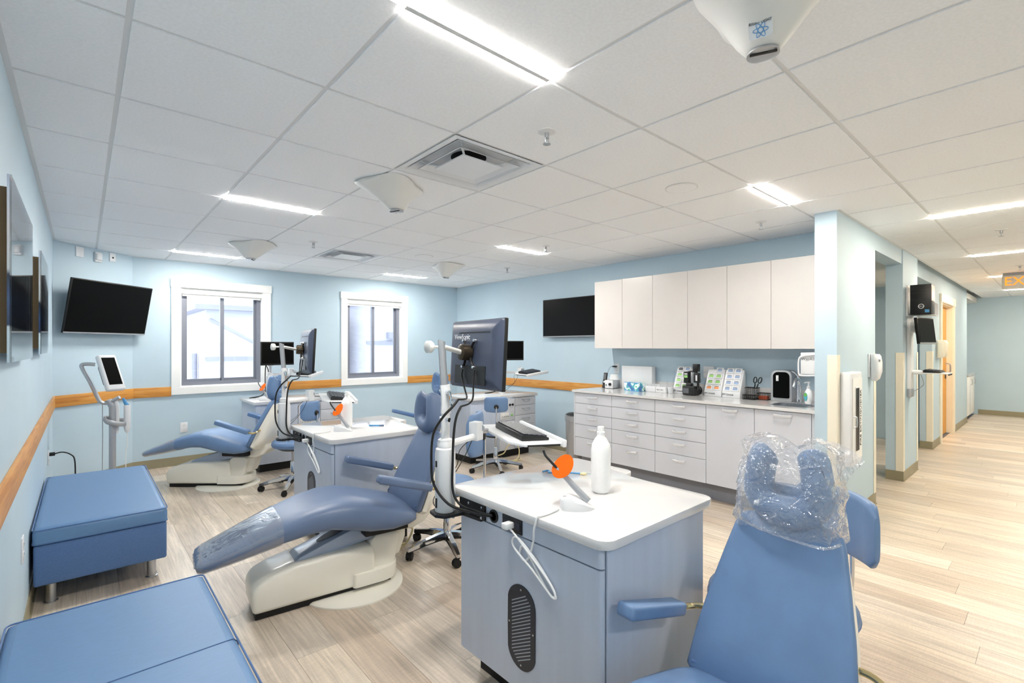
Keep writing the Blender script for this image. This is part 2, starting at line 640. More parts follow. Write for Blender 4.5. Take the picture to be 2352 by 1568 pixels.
# ---- floor: slab and boards
floor = struct(MB().box(XL - 0.15, XE + 0.15, YF - 0.15, YB + 0.15, -0.08, -0.004).build('floor', 'backing_grey', smooth=0))
PW, PL = 0.185, 1.22
full = None
loose = MB()
r = 0
x = XL
while x < XE:
    x1 = min(x + PW, XE)
    ymax = YB if x < XR else 2.6 if x < 9.2 else 1.2
    y = YF - (r * 0.47 % 1.0) * PL
    while y < ymax:
        a, b = max(y, YF), min(y + PL, ymax)
        if b - a > 0.02:
            if b > 0.0 and not (x < 0.1 and b < 1.2):
                if b - a > PL - 0.001 and x1 - x > PW - 0.001:
                    if full is None:
                        full = MB().box(-PW / 2 + 0.0006, PW / 2 - 0.0006, -PL / 2 + 0.0006, PL / 2 - 0.0006, -0.004, 0.0).mesh('plank')
                        full.materials.append(M['floor_plank'])
                    me = full
                else:
                    w, l = x1 - x, b - a
                    me = MB().box(-w / 2 + 0.0006, w / 2 - 0.0006, -l / 2 + 0.0006, l / 2 - 0.0006, -0.004, 0.0).mesh('plank')
                    me.materials.append(M['floor_plank'])
                p = bpy.data.objects.new('plank', me)
                C.objects.link(p)
                p.parent = floor
                p.location = ((x + x1) / 2, (a + b) / 2, 0)
            else:
                loose.box(x + 0.0006, x1 - 0.0006, a + 0.0006, b - 0.0006, -0.004, 0.0)
        y += PL
    x = x1
    r += 1
o = loose.build('plank_field', 'floor_plank', floor, smooth=0)
o['kind'] = 'stuff'

# ---- ceiling: deck, grid and tiles
ceiling = struct(MB().box(XL - 0.15, XE + 0.15, YF - 0.15, YB + 0.15, ZC + 0.15, ZC + 0.25).build('ceiling', 'soffit_paint', smooth=0))
GX0, GY0, GX, GY = 0.107, 1.287, 0.609, 0.617
G2 = 0.0085                                               # half of the groove between tiles
FIX = {}                                                  # tile edges trimmed for the fixtures
row_lights = [(1, j) for j in (0, 4, 8, -4)] + [(5, j) for j in (0, 4, 8)]  # negative row: unseen light behind the camera, continuing the spacing
for (i, j) in row_lights:
    FIX.setdefault((i, j - 1), {})['y1'] = 0.058
    FIX.setdefault((i, j), {})['y0'] = 0.022
corr_lights = [8, 12, 16, 20]
for i in corr_lights:
    for j in (-2, -3):
        FIX.setdefault((i - 1, j), {})['x1'] = 0.045
        FIX.setdefault((i, j), {})['x0'] = 0.03
vents = [(2, 1), (3, 6)]
tmesh = {}
for i in range(-1, 23):
    for j in range(-6, 10):
        x0, x1 = GX0 + i * GX, GX0 + (i + 1) * GX
        y0, y1 = GY0 + j * GY, GY0 + (j + 1) * GY
        xm, ym = (x0 + x1) / 2, (y0 + y1) / 2
        if xm > XR and y0 > YC:
            continue
        hi_y = YB if x0 < XR - 0.05 else YC + 0.01
        if xm > XR and y1 > YC:
            y1 = min(y1, YC)
        if (i, j) in vents:
            continue
        fx = FIX.get((i, j), {})
        ax = max(x0 + fx.get('x0', G2), XL)
        bx = min(x1 - fx.get('x1', G2), XE)
        ay = max(y0 + fx.get('y0', G2), YF)
        by = min(y1 - fx.get('y1', G2), hi_y)
        if bx - ax < 0.03 or by - ay < 0.03:
            continue
        k = (round(bx - ax, 4), round(by - ay, 4))
        if k not in tmesh:
            w, l = k[0] / 2, k[1] / 2
            me = MB().box(-w, w, -l, l, 0, 0.016, 0.0015, 1).mesh('ceiling_tile')
            me.materials.append(M['ceiling_tile'])
            tmesh[k] = me
        o = bpy.data.objects.new('ceiling_tile', tmesh[k])
        C.objects.link(o)
        o.parent = ceiling
        o.location = ((ax + bx) / 2, (ay + by) / 2, ZC)
for i in range(-1, 23):
    xx = GX0 + i * GX
    if XL < xx < XE:
        MB().box(xx - 0.012, xx + 0.012, YF, YB if xx < XR else YC, ZC + 0.006, ZC + 0.035).build('grid_tee', 'ceiling_grid', ceiling, smooth=0)
for j in range(-6, 10):
    yy = GY0 + j * GY
    if YF < yy < YB:
        MB().box(XL, XE if yy < YC else XR, yy - 0.012, yy + 0.012, ZC + 0.0065, ZC + 0.0345).build('grid_tee', 'ceiling_grid', ceiling, smooth=0)
for (a, b, c, d) in ((XL, XL + 0.02, YF, 6.30), (0.42, XR, YB - 0.02, YB), (XR - 0.02, XR, 1.245, YB), (4.17, 12.3, YC - 0.02, YC)):
    MB().box(a, b, c, d, ZC - 0.003, ZC + 0.004).build('wall_angle', 'ceiling_grid', ceiling, smooth=0)

# ---- walls
T = 0.12
wall_left = struct(MB().box(XL - T, XL, YF, 6.30, 0, ZC + 0.15).build('wall_left', 'wall_paint', smooth=0))
wall_diag = struct(MB().prism([(XL, 6.30), (0.42, YB), (0.42, YB + 0.2), (XL - T, YB + 0.2), (XL - T, 6.30)], 0, ZC + 0.15).build('wall_diagonal', 'wall_paint', smooth=0))
WIN = [(0.865, 1.76), (2.88, 3.77)]
WZ0, WZ1 = 0.915, 2.09
w = MB()
xs = [0.42, WIN[0][0], WIN[0][1], WIN[1][0], WIN[1][1], XR + T]
for k in (0, 2, 4):
    w.box(xs[k], xs[k + 1], YB, YB + 0.16, 0, ZC + 0.15)
for a, b in WIN:
    w.box(a, b, YB, YB + 0.16, 0, WZ0)
    w.box(a, b, YB, YB + 0.16, WZ1, ZC + 0.15)
wall_back = struct(w.build('wall_back', 'wall_paint', smooth=0))
wall_right = struct(MB().box(XR, XR + T, 1.245, YB, 0, ZC + 0.15).build('wall_right', 'wall_paint', smooth=0))
struct(MB().box(4.17, 5.28, YC, 1.245, 0, ZC + 0.15).build('wall_stub', 'wall_paint', smooth=0))
w = MB()
w.box(5.28, 6.36, YC, 1.235, 2.25, ZC + 0.15)
w.box(7.12, 8.65, 1.17, 1.30, 2.25, ZC + 0.15)
struct(w.build('wall_header', 'wall_paint', smooth=0))
struct(MB().box(6.36, 7.12, 1.09, 1.235, 0, ZC + 0.15).build('wall_pier', 'wall_paint', smooth=0))
w = MB()
w.box(8.65, 9.36, 1.17, 1.30, 0, ZC + 0.15)
w.box(9.36, 10.53, 1.17, 1.30, 2.04, ZC + 0.15)
w.box(10.53, 12.3, 1.17, 1.30, 0, ZC + 0.15)
struct(w.build('wall_corridor', 'wall_paint', smooth=0))
struct(MB().box(XE, XE + T, YF, 2.0, 0, ZC + 0.15).build('wall_end', 'wall_paint', smooth=0))
struct(MB().box(12.3, XE, 2.0, 2.1, 0, ZC + 0.15).box(12.2, 12.3, 1.30, 2.1, 0, ZC + 0.15).build('wall_recess', 'wall_paint', smooth=0))
struct(MB().box(4.94, 9.2, 2.5, 2.6, 0, ZC + 0.15).box(9.1, 9.2, 1.30, 2.5, 0, ZC + 0.15).build('wall_alcove', 'wall_paint', smooth=0))
struct(MB().box(4.94, 9.1, 1.30, 2.5, 2.30, 2.40).build('ceiling_alcove', 'soffit_paint', smooth=0))
struct(MB().box(12.3, XE, 1.17, 2.0, 2.30, 2.40).build('ceiling_recess', 'soffit_paint', smooth=0))
struct(MB().box(XL - T, XE + T, YF - T, YF, 0, ZC + 0.15).build('wall_front', 'wall_paint', smooth=0))

# ---- baseboards (cove base)
def base(name, x0, x1, y0, y1, nx, ny, m='cove_base'):
    """thin strip with a small toe on the face (nx, ny)"""
    b = MB().box(min(x0, x0 + nx * 0.006, x1), max(x1, x1 + nx * 0.006, x0), min(y0, y0 + ny * 0.006, y1), max(y1, y1 + ny * 0.006, y0), 0.0, 0.10)
    t = 0.014
    b.box(min(x0, x0 + nx * t, x1), max(x1, x1 + nx * t, x0), min(y0, y0 + ny * t, y1), max(y1, y1 + ny * t, y0), 0.0, 0.008)
    return struct(b.build(name, m, smooth=0))
base('baseboard_left', XL, XL, YF, 6.30, 1, 0)
base('baseboard_back', 0.42, XR, YB, YB, 0, -1)
d = Vector((0.63, 0.58, 0)).normalized()
L = math.hypot(0.63, 0.58)
DG = frame((XL, 6.30, 0), d, (0, 0, 1))                   # diagonal wall: x along it, -y into the room
struct(MB().at(DG).box(0, L, -0.006, 0, 0, 0.10).box(0, L, -0.014, 0, 0, 0.008).build('baseboard_diagonal', 'cove_base', smooth=0))
base('baseboard_right', XR, XR, 3.72, YB, -1, 0)
base('baseboard_stub', 4.17, 5.28, YC, YC, 0, -1)
base('baseboard_stub_end', 4.17, 4.17, YC, 1.245, -1, 0)
base('baseboard_pier', 6.36, 7.12, 1.09, 1.09, 0, -1)
base('baseboard_pier_side', 6.36, 6.36, 1.084, 1.235, -1, 0)
base('baseboard_corridor', 8.65, 9.26, 1.17, 1.17, 0, -1)
base('baseboard_corridor_side', 8.65, 8.65, 1.164, 1.30, -1, 0)
base('baseboard_corridor_far', 10.63, 12.3, 1.17, 1.17, 0, -1)
base('baseboard_end', XE, XE, YF, 1.15, -1, 0)
base('baseboard_alcove', 4.94, 9.1, 2.5, 2.5, 0, -1, 'cove_base_dark')

# ---- oak chair rail
def rail(name, mb, m):
    struct(mb.build(name, m, smooth=30))
RZ0, RZ1, RT = 0.815, 0.925, 0.018
rail('trim_1', MB().box(XL, XL + RT, YF, 6.30, RZ0, RZ1, 0.003), 'oak_rail_y')
o = MB().box(0, L, -RT, 0, RZ0, RZ1, 0.003).build('trim_2', 'oak_rail_x', smooth=30)
o.matrix_world = DG
struct(o)
rail('trim_3', MB().box(0.42, 0.775, YB - RT, YB, RZ0, RZ1, 0.003), 'oak_rail_x')
rail('trim_4', MB().box(1.85, 2.79, YB - RT, YB, RZ0, RZ1, 0.003), 'oak_rail_x')
rail('trim_5', MB().box(3.86, XR, YB - RT, YB, RZ0, RZ1, 0.003), 'oak_rail_x')
rail('trim_6', MB().box(XR - RT, XR, 3.72, YB - RT, RZ0, RZ1, 0.003), 'oak_rail_y')

# ---- windows: casing, grey slider, two panes, rolled shade
for n, (a, b) in enumerate(WIN):
    k = MB()
    k.box(a - 0.09, a, YB - 0.022, YB, WZ0, 2.09, 0.002, 1)
    k.box(b, b + 0.09, YB - 0.022, YB, WZ0, 2.09, 0.002, 1)
    k.box(a - 0.098, b + 0.098, YB - 0.027, YB, 2.09, 2.188, 0.002, 1)
    k.box(a - 0.09, b + 0.09, YB - 0.022, YB, 0.83, WZ0, 0.002, 1)
    win = struct(k.build('window_%d' % (n + 1), 'trim_white', smooth=30))
    MB().box(a, a + 0.012, YB, YB + 0.11, WZ0, WZ1).box(b - 0.012, b, YB, YB + 0.11, WZ0, WZ1).box(a + 0.012, b - 0.012, YB, YB + 0.11, WZ0, WZ0 + 0.012).box(a + 0.012, b - 0.012, YB, YB + 0.11, WZ1 - 0.012, WZ1).build('jamb_liner', 'trim_white', win, smooth=0)
    f0, f1, y0 = a + 0.012, b - 0.012, YB + 0.075
    z0, z1 = WZ0 + 0.012, WZ1 - 0.012
    fr = MB()
    fr.box(f0, f0 + 0.035, y0, y0 + 0.07, z0, z1)
    fr.box(f1 - 0.045, f1, y0, y0 + 0.07, z0, z1)
    fr.box(f0 + 0.035, f1 - 0.045, y0, y0 + 0.07, z0, z0 + 0.045)
    fr.box(f0 + 0.035, f1 - 0.045, y0, y0 + 0.07, z1 - 0.04, z1)
    fr.build('slider_frame', 'window_frame', win, smooth=0)
    m = (f0 + f1) / 2
    s = MB()
    for (p, q, yy) in ((f0 + 0.035, m + 0.02, y0 + 0.01), (m - 0.02, f1 - 0.045, y0 + 0.038)):
        s = MB()
        s.box(p, p + 0.03 if p < m - 0.1 else p + 0.042, yy, yy + 0.022, z0 + 0.045, z1 - 0.04)
        s.box(q - 0.042 if q < m + 0.1 else q - 0.03, q, yy, yy + 0.022, z0 + 0.045, z1 - 0.04)
        s.box(p + 0.03, q - 0.03, yy, yy + 0.022, z0 + 0.045, z0 + 0.075)
        s.box(p + 0.03, q - 0.03, yy, yy + 0.022, z1 - 0.07, z1 - 0.04)
        sash = s.build('sash', 'window_frame', win, smooth=0)
        MB().box(p + 0.025, q - 0.025, yy + 0.009, yy + 0.013, z0 + 0.07, z1 - 0.065).build('pane', 'window_glass', sash, smooth=0)
    sh = MB().box(f0, f1, YB + 0.012, YB + 0.06, 2.02, z1, 0.004).build('roller_shade', 'shade_white', win)
    MB().box(f0 + 0.01, f1 - 0.01, YB + 0.03, YB + 0.044, 1.995, 2.02, 0.004).build('hem_bar', 'trim_white', sh)

# ---- door in the corridor wall
k = MB()
k.box(9.26, 9.36, 1.148, 1.17, 0, 2.04, 0.002, 1)
k.box(10.53, 10.63, 1.148, 1.17, 0, 2.04, 0.002, 1)
k.box(9.24, 10.65, 1.142, 1.17, 2.04, 2.16, 0.002, 1)
k.box(10.515, 10.53, 1.17, 1.29, 0, 2.04)
k.box(9.36, 9.375, 1.17, 1.29, 0, 2.04)
k.box(9.375, 10.515, 1.17, 1.29, 2.025, 2.04)
door = struct(k.build('door_1', 'guard_cream', smooth=30))
leaf = MB().box(9.378, 10.512, 1.245, 1.288, 0.01, 2.022).build('door_leaf', 'oak_door', door, smooth=0)
MB().tube([(10.42, 1.245, 0.98), (10.42, 1.20, 0.98), (10.42, 1.185, 1.0), (10.42, 1.185, 1.09), (10.42, 1.20, 1.12), (10.42, 1.245, 1.12)], 0.009).build('pull_handle', 'steel_brushed', leaf)
MB().box(10.37, 10.47, 1.238, 1.245, 0.88, 0.95, 0.003).build('latch_plate', 'plastic_black', leaf)

# ---- corner guards on the wall ends
def guard(x, y, sx, sy, label, w=0.06, z0=0.10):
    """L-shaped strip on an outside corner; sx, sy point along the two wall faces"""
    t = 0.006
    m = MB()
    def bx(p0, p1, q0, q1):
        m.box(min(p0, p1), max(p0, p1), min(q0, q1), max(q0, q1), z0, 1.33, 0.0015, 1)
    bx(x - sx * t, x + sx * w, y - sy * t, y)
    bx(x - sx * t, x, y, y + sy * w)
    tag(m.build('corner_guard', 'guard_cream'), label, 'corner guard')
guard(4.17, YC, 1, 1, 'cream corner guard beside the fire extinguisher cabinet')
guard(5.28, YC, -1, 1, 'cream corner guard below the white hand sanitizer dispenser')
guard(6.36, 1.09, 1, 1, 'wide cream corner guard on the near edge of the computer pier')
guard(7.12, 1.09, -1, 1, 'narrow cream corner guard on the far edge of the computer pier')
guard(8.65, 1.17, 1, 1, 'cream corner guard beside the soap dispenser near the oak door')

# ---- what lies outside the windows
g = tag(MB().box(-12, 18, YB + 0.3, 30, -3.3, -3.2).build('courtyard_ground', 'ground_out', smooth=0), 'pale concrete yard outside below the windows', 'ground')
g['kind'] = 'structure'
def house(name, label, x0, x1, y0, y1, h, eave):
    t = thing(name, label, 'building', ((x0 + x1) / 2, (y0 + y1) / 2, -3.2))
    X, Y = (x1 - x0) / 2, (y1 - y0) / 2
    H = h + 3.2
    MB().box(-X, X, -Y, Y, 0, H).build('outer_wall', 'siding_out', t, smooth=0)
    MB().box(-X - eave, X + eave, -Y - eave, Y + eave, H, H + 0.10).build('fascia', 'metal_out', t, smooth=0)
    MB().prism([(-X - eave, H + 0.10), (X + eave, H + 0.10), (X * 0.35, H + 0.75), (-X * 0.35, H + 0.75)], -Y - eave, Y + eave, 'y').build('roof', 'roof_out', t, smooth=0)
    MB().box(-X - 0.03, X + 0.03, -Y - 0.04, -Y, H - 1.05, H - 0.97).build('band', 'metal_out', t, smooth=0)
    return t, X, Y, H
t, X, Y, H = house('neighbour_house', 'pale grey house with eaves and a downpipe outside the first window', 1.9, 4.6, 11.6, 16, 2.15, 0.22)
MB().tube([(-X + 0.06, -Y - 0.05, H - 0.2), (-X + 0.5, -Y - 0.4, H - 0.5), (-X + 0.9, -Y - 0.5, H - 0.75)], 0.035, 8).build('bracket_pole', 'metal_out', t)
MB().tube([(-X - 0.08, -Y + 0.9, H - 0.9), (-X - 0.08, -Y + 0.9, H - 2.6)], 0.06, 8, 0).build('downpipe', 'metal_out', t)
MB().box(-X + 0.9, -X + 1.7, -Y - 0.03, -Y, H - 2.5, H - 1.5).build('vent_panel', 'concrete_out', t, smooth=0)
t, X, Y, H = house('side_house', 'white rendered building outside the second window', 5.15, 12.5, 11.1, 17, 2.5, 0.18)
MB().box(-X + 1.2, -X + 2.0, -Y - 0.04, -Y, 1.6, H - 1.3).build('door_panel', 'concrete_out', t, smooth=0)
MB().box(-X + 0.5, -X + 0.75, -Y - 0.15, -Y, H - 0.9, H - 0.75).build('wall_lamp', 'metal_out', t, smooth=0)

# ================================================================== CEILING FITTINGS
def linear_light(i, j, label):
    x0, x1 = GX0 + i * GX, GX0 + (i + 1) * GX
    t = thing('linear_light', label, 'light', ((x0 + x1) / 2, GY0 + j * GY, ZC), 0, 'linear strip lights in the ceiling grid')
    h = GX / 2 - 0.002
    MB().box(-h, h, -0.058, 0.022, 0.0352, 0.05).build('housing', 'ceiling_grid', t, smooth=0)
    MB().box(-h, h, -0.057, -0.009, -0.0035, 0.0058).build('diffuser', 'lamp_glow', t, smooth=0)
    MB().box(-h, h, 0.011, 0.0215, -0.0035, 0.0058).build('diffuser', 'lamp_glow', t, smooth=0)
    MB().box(-h, h, -0.009, 0.011, -0.0045, 0.0058).build('center_bar', 'ceiling_grid', t, smooth=0)
lab = {(1, 0): 'slim linear ceiling light near the square air vent with open fins',
       (1, 4): 'slim linear ceiling light between the two exam lamps over the reclining chairs',
       (1, 8): 'slim linear ceiling light in front of the window beside the diagonal wall',
       (1, -4): 'unseen slim linear ceiling light behind the camera, continuing the row',
       (5, 0): 'short linear ceiling light beside the wall stub and upper cabinets',
       (5, 4): 'slim linear ceiling light over the drawers, beside a sprinkler head',
       (5, 8): 'slim linear ceiling light near the corner of the window wall and cabinet wall'}
for (i, j) in row_lights:
    linear_light(i, j, lab[(i, j)])
for k, i in enumerate(corr_lights):
    xx = GX0 + i * GX
    y1, y0 = GY0 - GY, GY0 - 3 * GY
    t = thing('linear_light', ['long linear ceiling light across the corridor beside the wall stub',
                               'long linear ceiling light across the corridor by the computer pier',
                               'long linear ceiling light across the corridor behind the exit sign',
                               'long linear ceiling light across the far end of the corridor'][k], 'light', (xx, (y0 + y1) / 2, ZC), 0, 'linear strip lights across the corridor')
    h = GY - 0.002
    MB().box(-0.045, 0.03, -h, h, 0.0352, 0.05).build('housing', 'ceiling_grid', t, smooth=0)
    MB().box(-0.0445, -0.008, -h, h, -0.006, 0.0058).build('diffuser', 'lamp_glow_warm', t, smooth=0)
    MB().box(0.009, 0.0295, -h, h, -0.006, 0.0058).build('diffuser', 'lamp_glow_warm', t, smooth=0)
    MB().box(-0.008, 0.009, -h, h, -0.0065, 0.0058).build('center_bar', 'ceiling_grid', t, smooth=0)

def sqring(mb, a, b, za, zb):
    """square sheet-metal ring from half-size a at height za to half-size b at zb, with thickness"""
    q = lambda s, z: [(-s, -s, z), (s, -s, z), (s, s, z), (-s, s, z)]
    mb.loft([q(a, za), q(b, zb), q(b, zb + 0.003), q(a, za + 0.003)], closed=True)
for n, (i, j) in enumerate(vents):
    t = thing('air_diffuser', ['square white ceiling air vent with open fins and dark round duct',
                               'square white ceiling air vent near the window wall'][n], 'air vent',
              (GX0 + (i + 0.5) * GX, GY0 + (j + 0.5) * GY, ZC), 0, 'square ceiling air vents')
    b = MB()
    sqring(b, 0.296, 0.262, 0.0, 0.004)
    sqring(b, 0.262, 0.235, 0.004, 0.02)
    b.build('frame', 'diffuser_white', t, smooth=20)
    b = MB()
    sqring(b, 0.245, 0.20, 0.006, 0.055)
    b.box(-0.2, 0.2, -0.2, 0.2, 0.055, 0.058)
    b.build('back_pan', 'diffuser_white', t, smooth=20)
    MB().lathe([(0.10, 0.052), (0.10, 0.0545)]).build('duct_opening', 'duct_black', t)
    b = MB()
    sqring(b, 0.205, 0.16, -0.004, 0.022)
    sqring(b, 0.205, 0.20, -0.003, -0.004)
    b.build('outer_cone', 'diffuser_white', t, smooth=20)
    b = MB()
    sqring(b, 0.138, 0.10, -0.004, 0.012)
    b.box(-0.135, 0.135, -0.135, 0.135, -0.005, -0.003)
    b.build('inner_plate', 'diffuser_white', t, smooth=20)
    for sx, sy in ((1, 1), (1, -1), (-1, 1), (-1, -1)):
        MB().tube([(sx * 0.11, sy * 0.11, 0.008), (sx * 0.165, sy * 0.165, 0.022), (sx * 0.20, sy * 0.20, 0.05)], 0.006, 6, 0).build('strut', 'diffuser_white', t)

for n, (x, y) in enumerate(((2.85, 1.60), (2.85, 4.70))):
    t = thing('ceiling_speaker', ['round white ceiling speaker near the upper cabinets', 'faint round ceiling speaker near the exam lamp by the window wall'][n], 'speaker', (x, y, ZC), 0, 'round ceiling speakers')
    MB().lathe([(0.098, -0.0045), (0.10, -0.003), (0.10, -0.0002)], n=40).build('rim', 'ceiling_grid', t)
    MB().lathe([(0.0, -0.0062), (0.09, -0.0062), (0.092, -0.0046)], n=40).build('grille', 'ceiling_tile', t)

spr = [((1.633, 1.601), 'sprinkler head in the ceiling tile beside the open-finned air vent'),
       ((1.664, 4.764), 'sprinkler head between the exam lamp and the far air vent'),
       ((3.464, 3.414), 'sprinkler head beside the linear light over the drawers'),
       ((4.071, 4.699), 'sprinkler head near the cabinet wall and far exam lamp'),
       ((4.105, 1.609), 'sprinkler head near the blue wall above the upper cabinets'),
       ((5.93, 0.346), 'sprinkler head in the corridor ceiling before the exit sign'),
       ((8.7, 0.346), 'small sprinkler head in the corridor ceiling above the exit sign')]
s0 = None
for (x, y), lb in spr:
    if s0 is None:
        t = thing('sprinkler_head', lb, 'sprinkler', (x, y, ZC), 0, 'ceiling sprinkler heads')
        MB().lathe([(0.042, 0.0), (0.042, -0.003), (0.022, -0.009), (0.0, -0.009)]).build('escutcheon', 'ceiling_grid', t)
        MB().lathe([(0.011, -0.009), (0.011, -0.03), (0.006, -0.034)], n=12).build('body', 'silver_paint', t)
        MB().tube([(-0.011, 0, -0.03), (-0.009, 0, -0.05), (0, 0, -0.058)], 0.0025, 6).tube([(0.011, 0, -0.03), (0.009, 0, -0.05), (0, 0, -0.058)], 0.0025, 6).cyl((0, 0, -0.034), (0, 0, -0.058), 0.0025).build('frame_arm', 'steel_brushed', t)
        MB().lathe([(0.018, -0.058), (0.018, -0.0605), (0.0, -0.0605)], n=16).build('deflector', 'steel_brushed', t)
        s0 = t
    else:
        dup(s0, (x, y, ZC), 0, lb, 'ceiling sprinkler heads')

# ---- exam lamps: white blown body fixed to the ceiling, narrowing to a slotted tip
def exam_lamp(x, y, rz, label):
    t = thing('exam_lamp', label, 'exam lamp', (x, y, ZC), rz, 'ceiling exam lamps')
    n = 48
    rings = []
    #          drop, wing, round, shift
    for d, wing, rd, sx in ((0.0, 0.185, 0.02, 0.0), (0.012, 0.20, 0.024, 0.0), (0.022, 0.195, 0.024, 0.004), (0.045, 0.16, 0.01, 0.012), (0.075, 0.125, 0.0, 0.022), (0.105, 0.094, -0.002, 0.032), (0.13, 0.07, 0.0, 0.04), (0.145, 0.052, 0.0, 0.044), (0.150, 0.042, 0.0, 0.045)):
        ring = []
        for i in range(n):
            a = 2 * PI * i / n
            lobe = 0.16 * math.cos(3 * a) * (wing - 0.042) / 0.158 + 0.07 * math.cos(2 * a + 0.4) * (wing - 0.042) / 0.158
            r = wing * (1 + lobe)
            wav = 0.012 * math.cos(3 * a + 0.6) * (1 if d < 0.03 else 0.5) if d > 0 else 0
            ring.append((sx + r * math.cos(a), r * 0.92 * math.sin(a), -d + wav if 0.005 < d < 0.12 else -d))
        rings.append(ring)
    MB().loft(rings).build('body', 'plastic_cream', t, smooth=80)
    MB().lathe([(0.04, -0.1505), (0.044, -0.153), (0.044, -0.157), (0.03, -0.160)], (0.045, 0, 0)).build('tip_ring', 'silver_paint', t)
    MB().box(0.022, 0.034, -0.036, 0.036, -0.163, -0.1595, 0.002).build('light_slot', 'rubber_black', t)
    MB().cyl((0.02, -0.02, -0.158), (0.02, -0.02, -0.1625), 0.009).cyl((0.06, 0.018, -0.158), (0.06, 0.018, -0.1625), 0.009).build('led_lens', 'window_glass', t)
    return t
l = exam_lamp(1.44, 2.76, R(20), 'white ceiling exam lamp beside the open-finned air vent')
exam_lamp(1.27, 5.22, R(150), 'white ceiling exam lamp over the reclined chair by the first window')
exam_lamp(3.37, 5.0, R(100), 'white ceiling exam lamp farthest from the benches, by the cabinet wall corner')
l4 = exam_lamp(1.45, 0.56, R(25), 'white ceiling exam lamp with a blue emblem over the plastic-covered headrest')
# the badge on the near face of the nearest lamp
def lamp_badge():
    a = R(172)
    q = Vector((math.cos(a), math.sin(a), 0))
    side = Vector((-q.y, q.x, 0))
    nrm = (q * 0.86 + Vector((0, 0, -0.5))).normalized()
    c = Vector((0.040, 0, 0)) + q * 0.083 + Vector((0, 0, -0.128))
    m = frame(c, side, nrm) @ Matrix.Rotation(PI, 4, 'Z')
    MB().at(m).prism(rrect(-0.03, 0.03, -0.024, 0.024, 0.008), -0.004, 0.001).build('badge', 'plastic_white', l4)
    text('RIGHT LIGHT', 0.0095, 'ink_black', l4, m @ Matrix.Translation((0, -0.015, 0.0016)) @ Matrix.Rotation(PI, 4, 'Z'))
    r = MB().at(m)
    for k in range(3):
        pts = []
        for i in range(24):
            t = 2 * PI * i / 24
            p = Vector((0.019 * math.cos(t), 0.006 * math.sin(t)))
            p.rotate(Matrix.Rotation(R(60 * k), 2))
            pts.append((p.x, p.y + 0.004, 0.0018))
        r.tube(pts, 0.0009, 5, 0, closed=True)
    r.build('emblem', 'ink_blue', l4)
lamp_badge()

# ---- exit sign over the corridor
t = thing('exit_sign', 'grey edge-lit exit sign with orange letters hanging over the corridor', 'exit sign', (9.5, 0.36, ZC))
MB().box(-0.03, 0.03, -0.18, 0.18, -0.035, 0, 0.004).build('mount', 'plastic_grey', t)
MB().box(-0.022, 0.022, -0.19, 0.19, -0.215, -0.03, 0.012, 3).build('panel', 'sign_grey', t)
text('EXIT', 0.165, 'exit_orange', t, frame((-0.0225, 0, -0.122), (0, -1, 0), (-1, 0, 0)), extrude=0.001)

# ================================================================== LEFT WALL AND DIAGONAL
def art(y0, y1, z0, z1, mname, label):
    t = thing('wall_art', label, 'picture', (XL, (y0 + y1) / 2, z0))
    w, h = (y1 - y0) / 2, z1 - z0
    MB().box(0.0, 0.03, -w + 0.05, w - 0.05, 0.03, h - 0.03).build('backing_frame', 'wood_edge', t, smooth=0)
    MB().box(0.03, 0.036, -w, w, 0, h).build('print', mname, t, smooth=0)
    MB().box(0.037, 0.041, -w, w, 0, h).build('acrylic_sheet', 'acrylic', t, smooth=0)
art(2.22, 3.10, 1.34, 1.94, 'art_print_a', 'large glossy print with a dark blue band, wooden backing, on left wall')
art(3.72, 4.45, 1.35, 1.92, 'art_print_b', 'smaller abstract print between the large print and the diagonal wall')

def outlet(name, label, m, w=0.072, h=0.118, kind='duplex'):
    """plate in the local x-z plane, facing -y"""
    t = thing(name, label, 'outlet')
    t.matrix_world = m
    MB().box(-w / 2, w / 2, -0.006, 0, -h / 2, h / 2, 0.002).build('cover_plate', 'plastic_white', t)
    for s in (-1, 1):
        MB().prism(sell(0.017, 0.014, 20, 3.5, 0, s * 0.023), -0.008, -0.004, 'y').build('socket', 'plastic_white', t)
        b = MB()
        b.box(-0.007, -0.0055, -0.0086, -0.0078, s * 0.023 - 0.002, s * 0.023 + 0.006)
        b.box(0.0055, 0.007, -0.0086, -0.0078, s * 0.023 - 0.002, s * 0.023 + 0.006)
        b.cyl((0, -0.0086, s * 0.023 - 0.007), (0, -0.0078, s * 0.023 - 0.007), 0.0022, n=8)
        b.build('slot', 'ink_black', t)
    return t
LW = lambda y, z: frame((XL, y, z), (0, 1, 0), (0, 0, 1))          # facing +x
BW = lambda x, z: frame((x, YB, z), (1, 0, 0), (0, 0, 1))          # facing -y
RW = lambda y, z: frame((XR, y, z), (0, -1, 0), (0, 0, 1))         # facing -x
outlet('wall_outlet', 'white duplex outlet under the first window by the reclined chair', BW(0.90, 0.44))
outlet('wall_outlet', 'white duplex outlet on the left wall above the gap between the benches', LW(3.18, 0.455))
outlet('wall_outlet', 'white duplex outlet with a black plug beside the far bench', LW(5.46, 0.49))
t = thing('power_plug', 'black plug and cord drooping from the outlet behind the far bench', 'cord', (XL + 0.008, 5.46, 0.515))
MB().box(0, 0.035, -0.014, 0.014, -0.014, 0.014, 0.004).build('plug_head', 'plastic_black', t)
MB().tube([(0.03, 0, 0), (0.08, -0.03, 0.012), (0.13, -0.06, -0.01), (0.155, -0.08, -0.06), (0.16, -0.09, -0.25), (0.17, -0.1, -0.51)], 0.005).build('cord', 'cable_black', t)

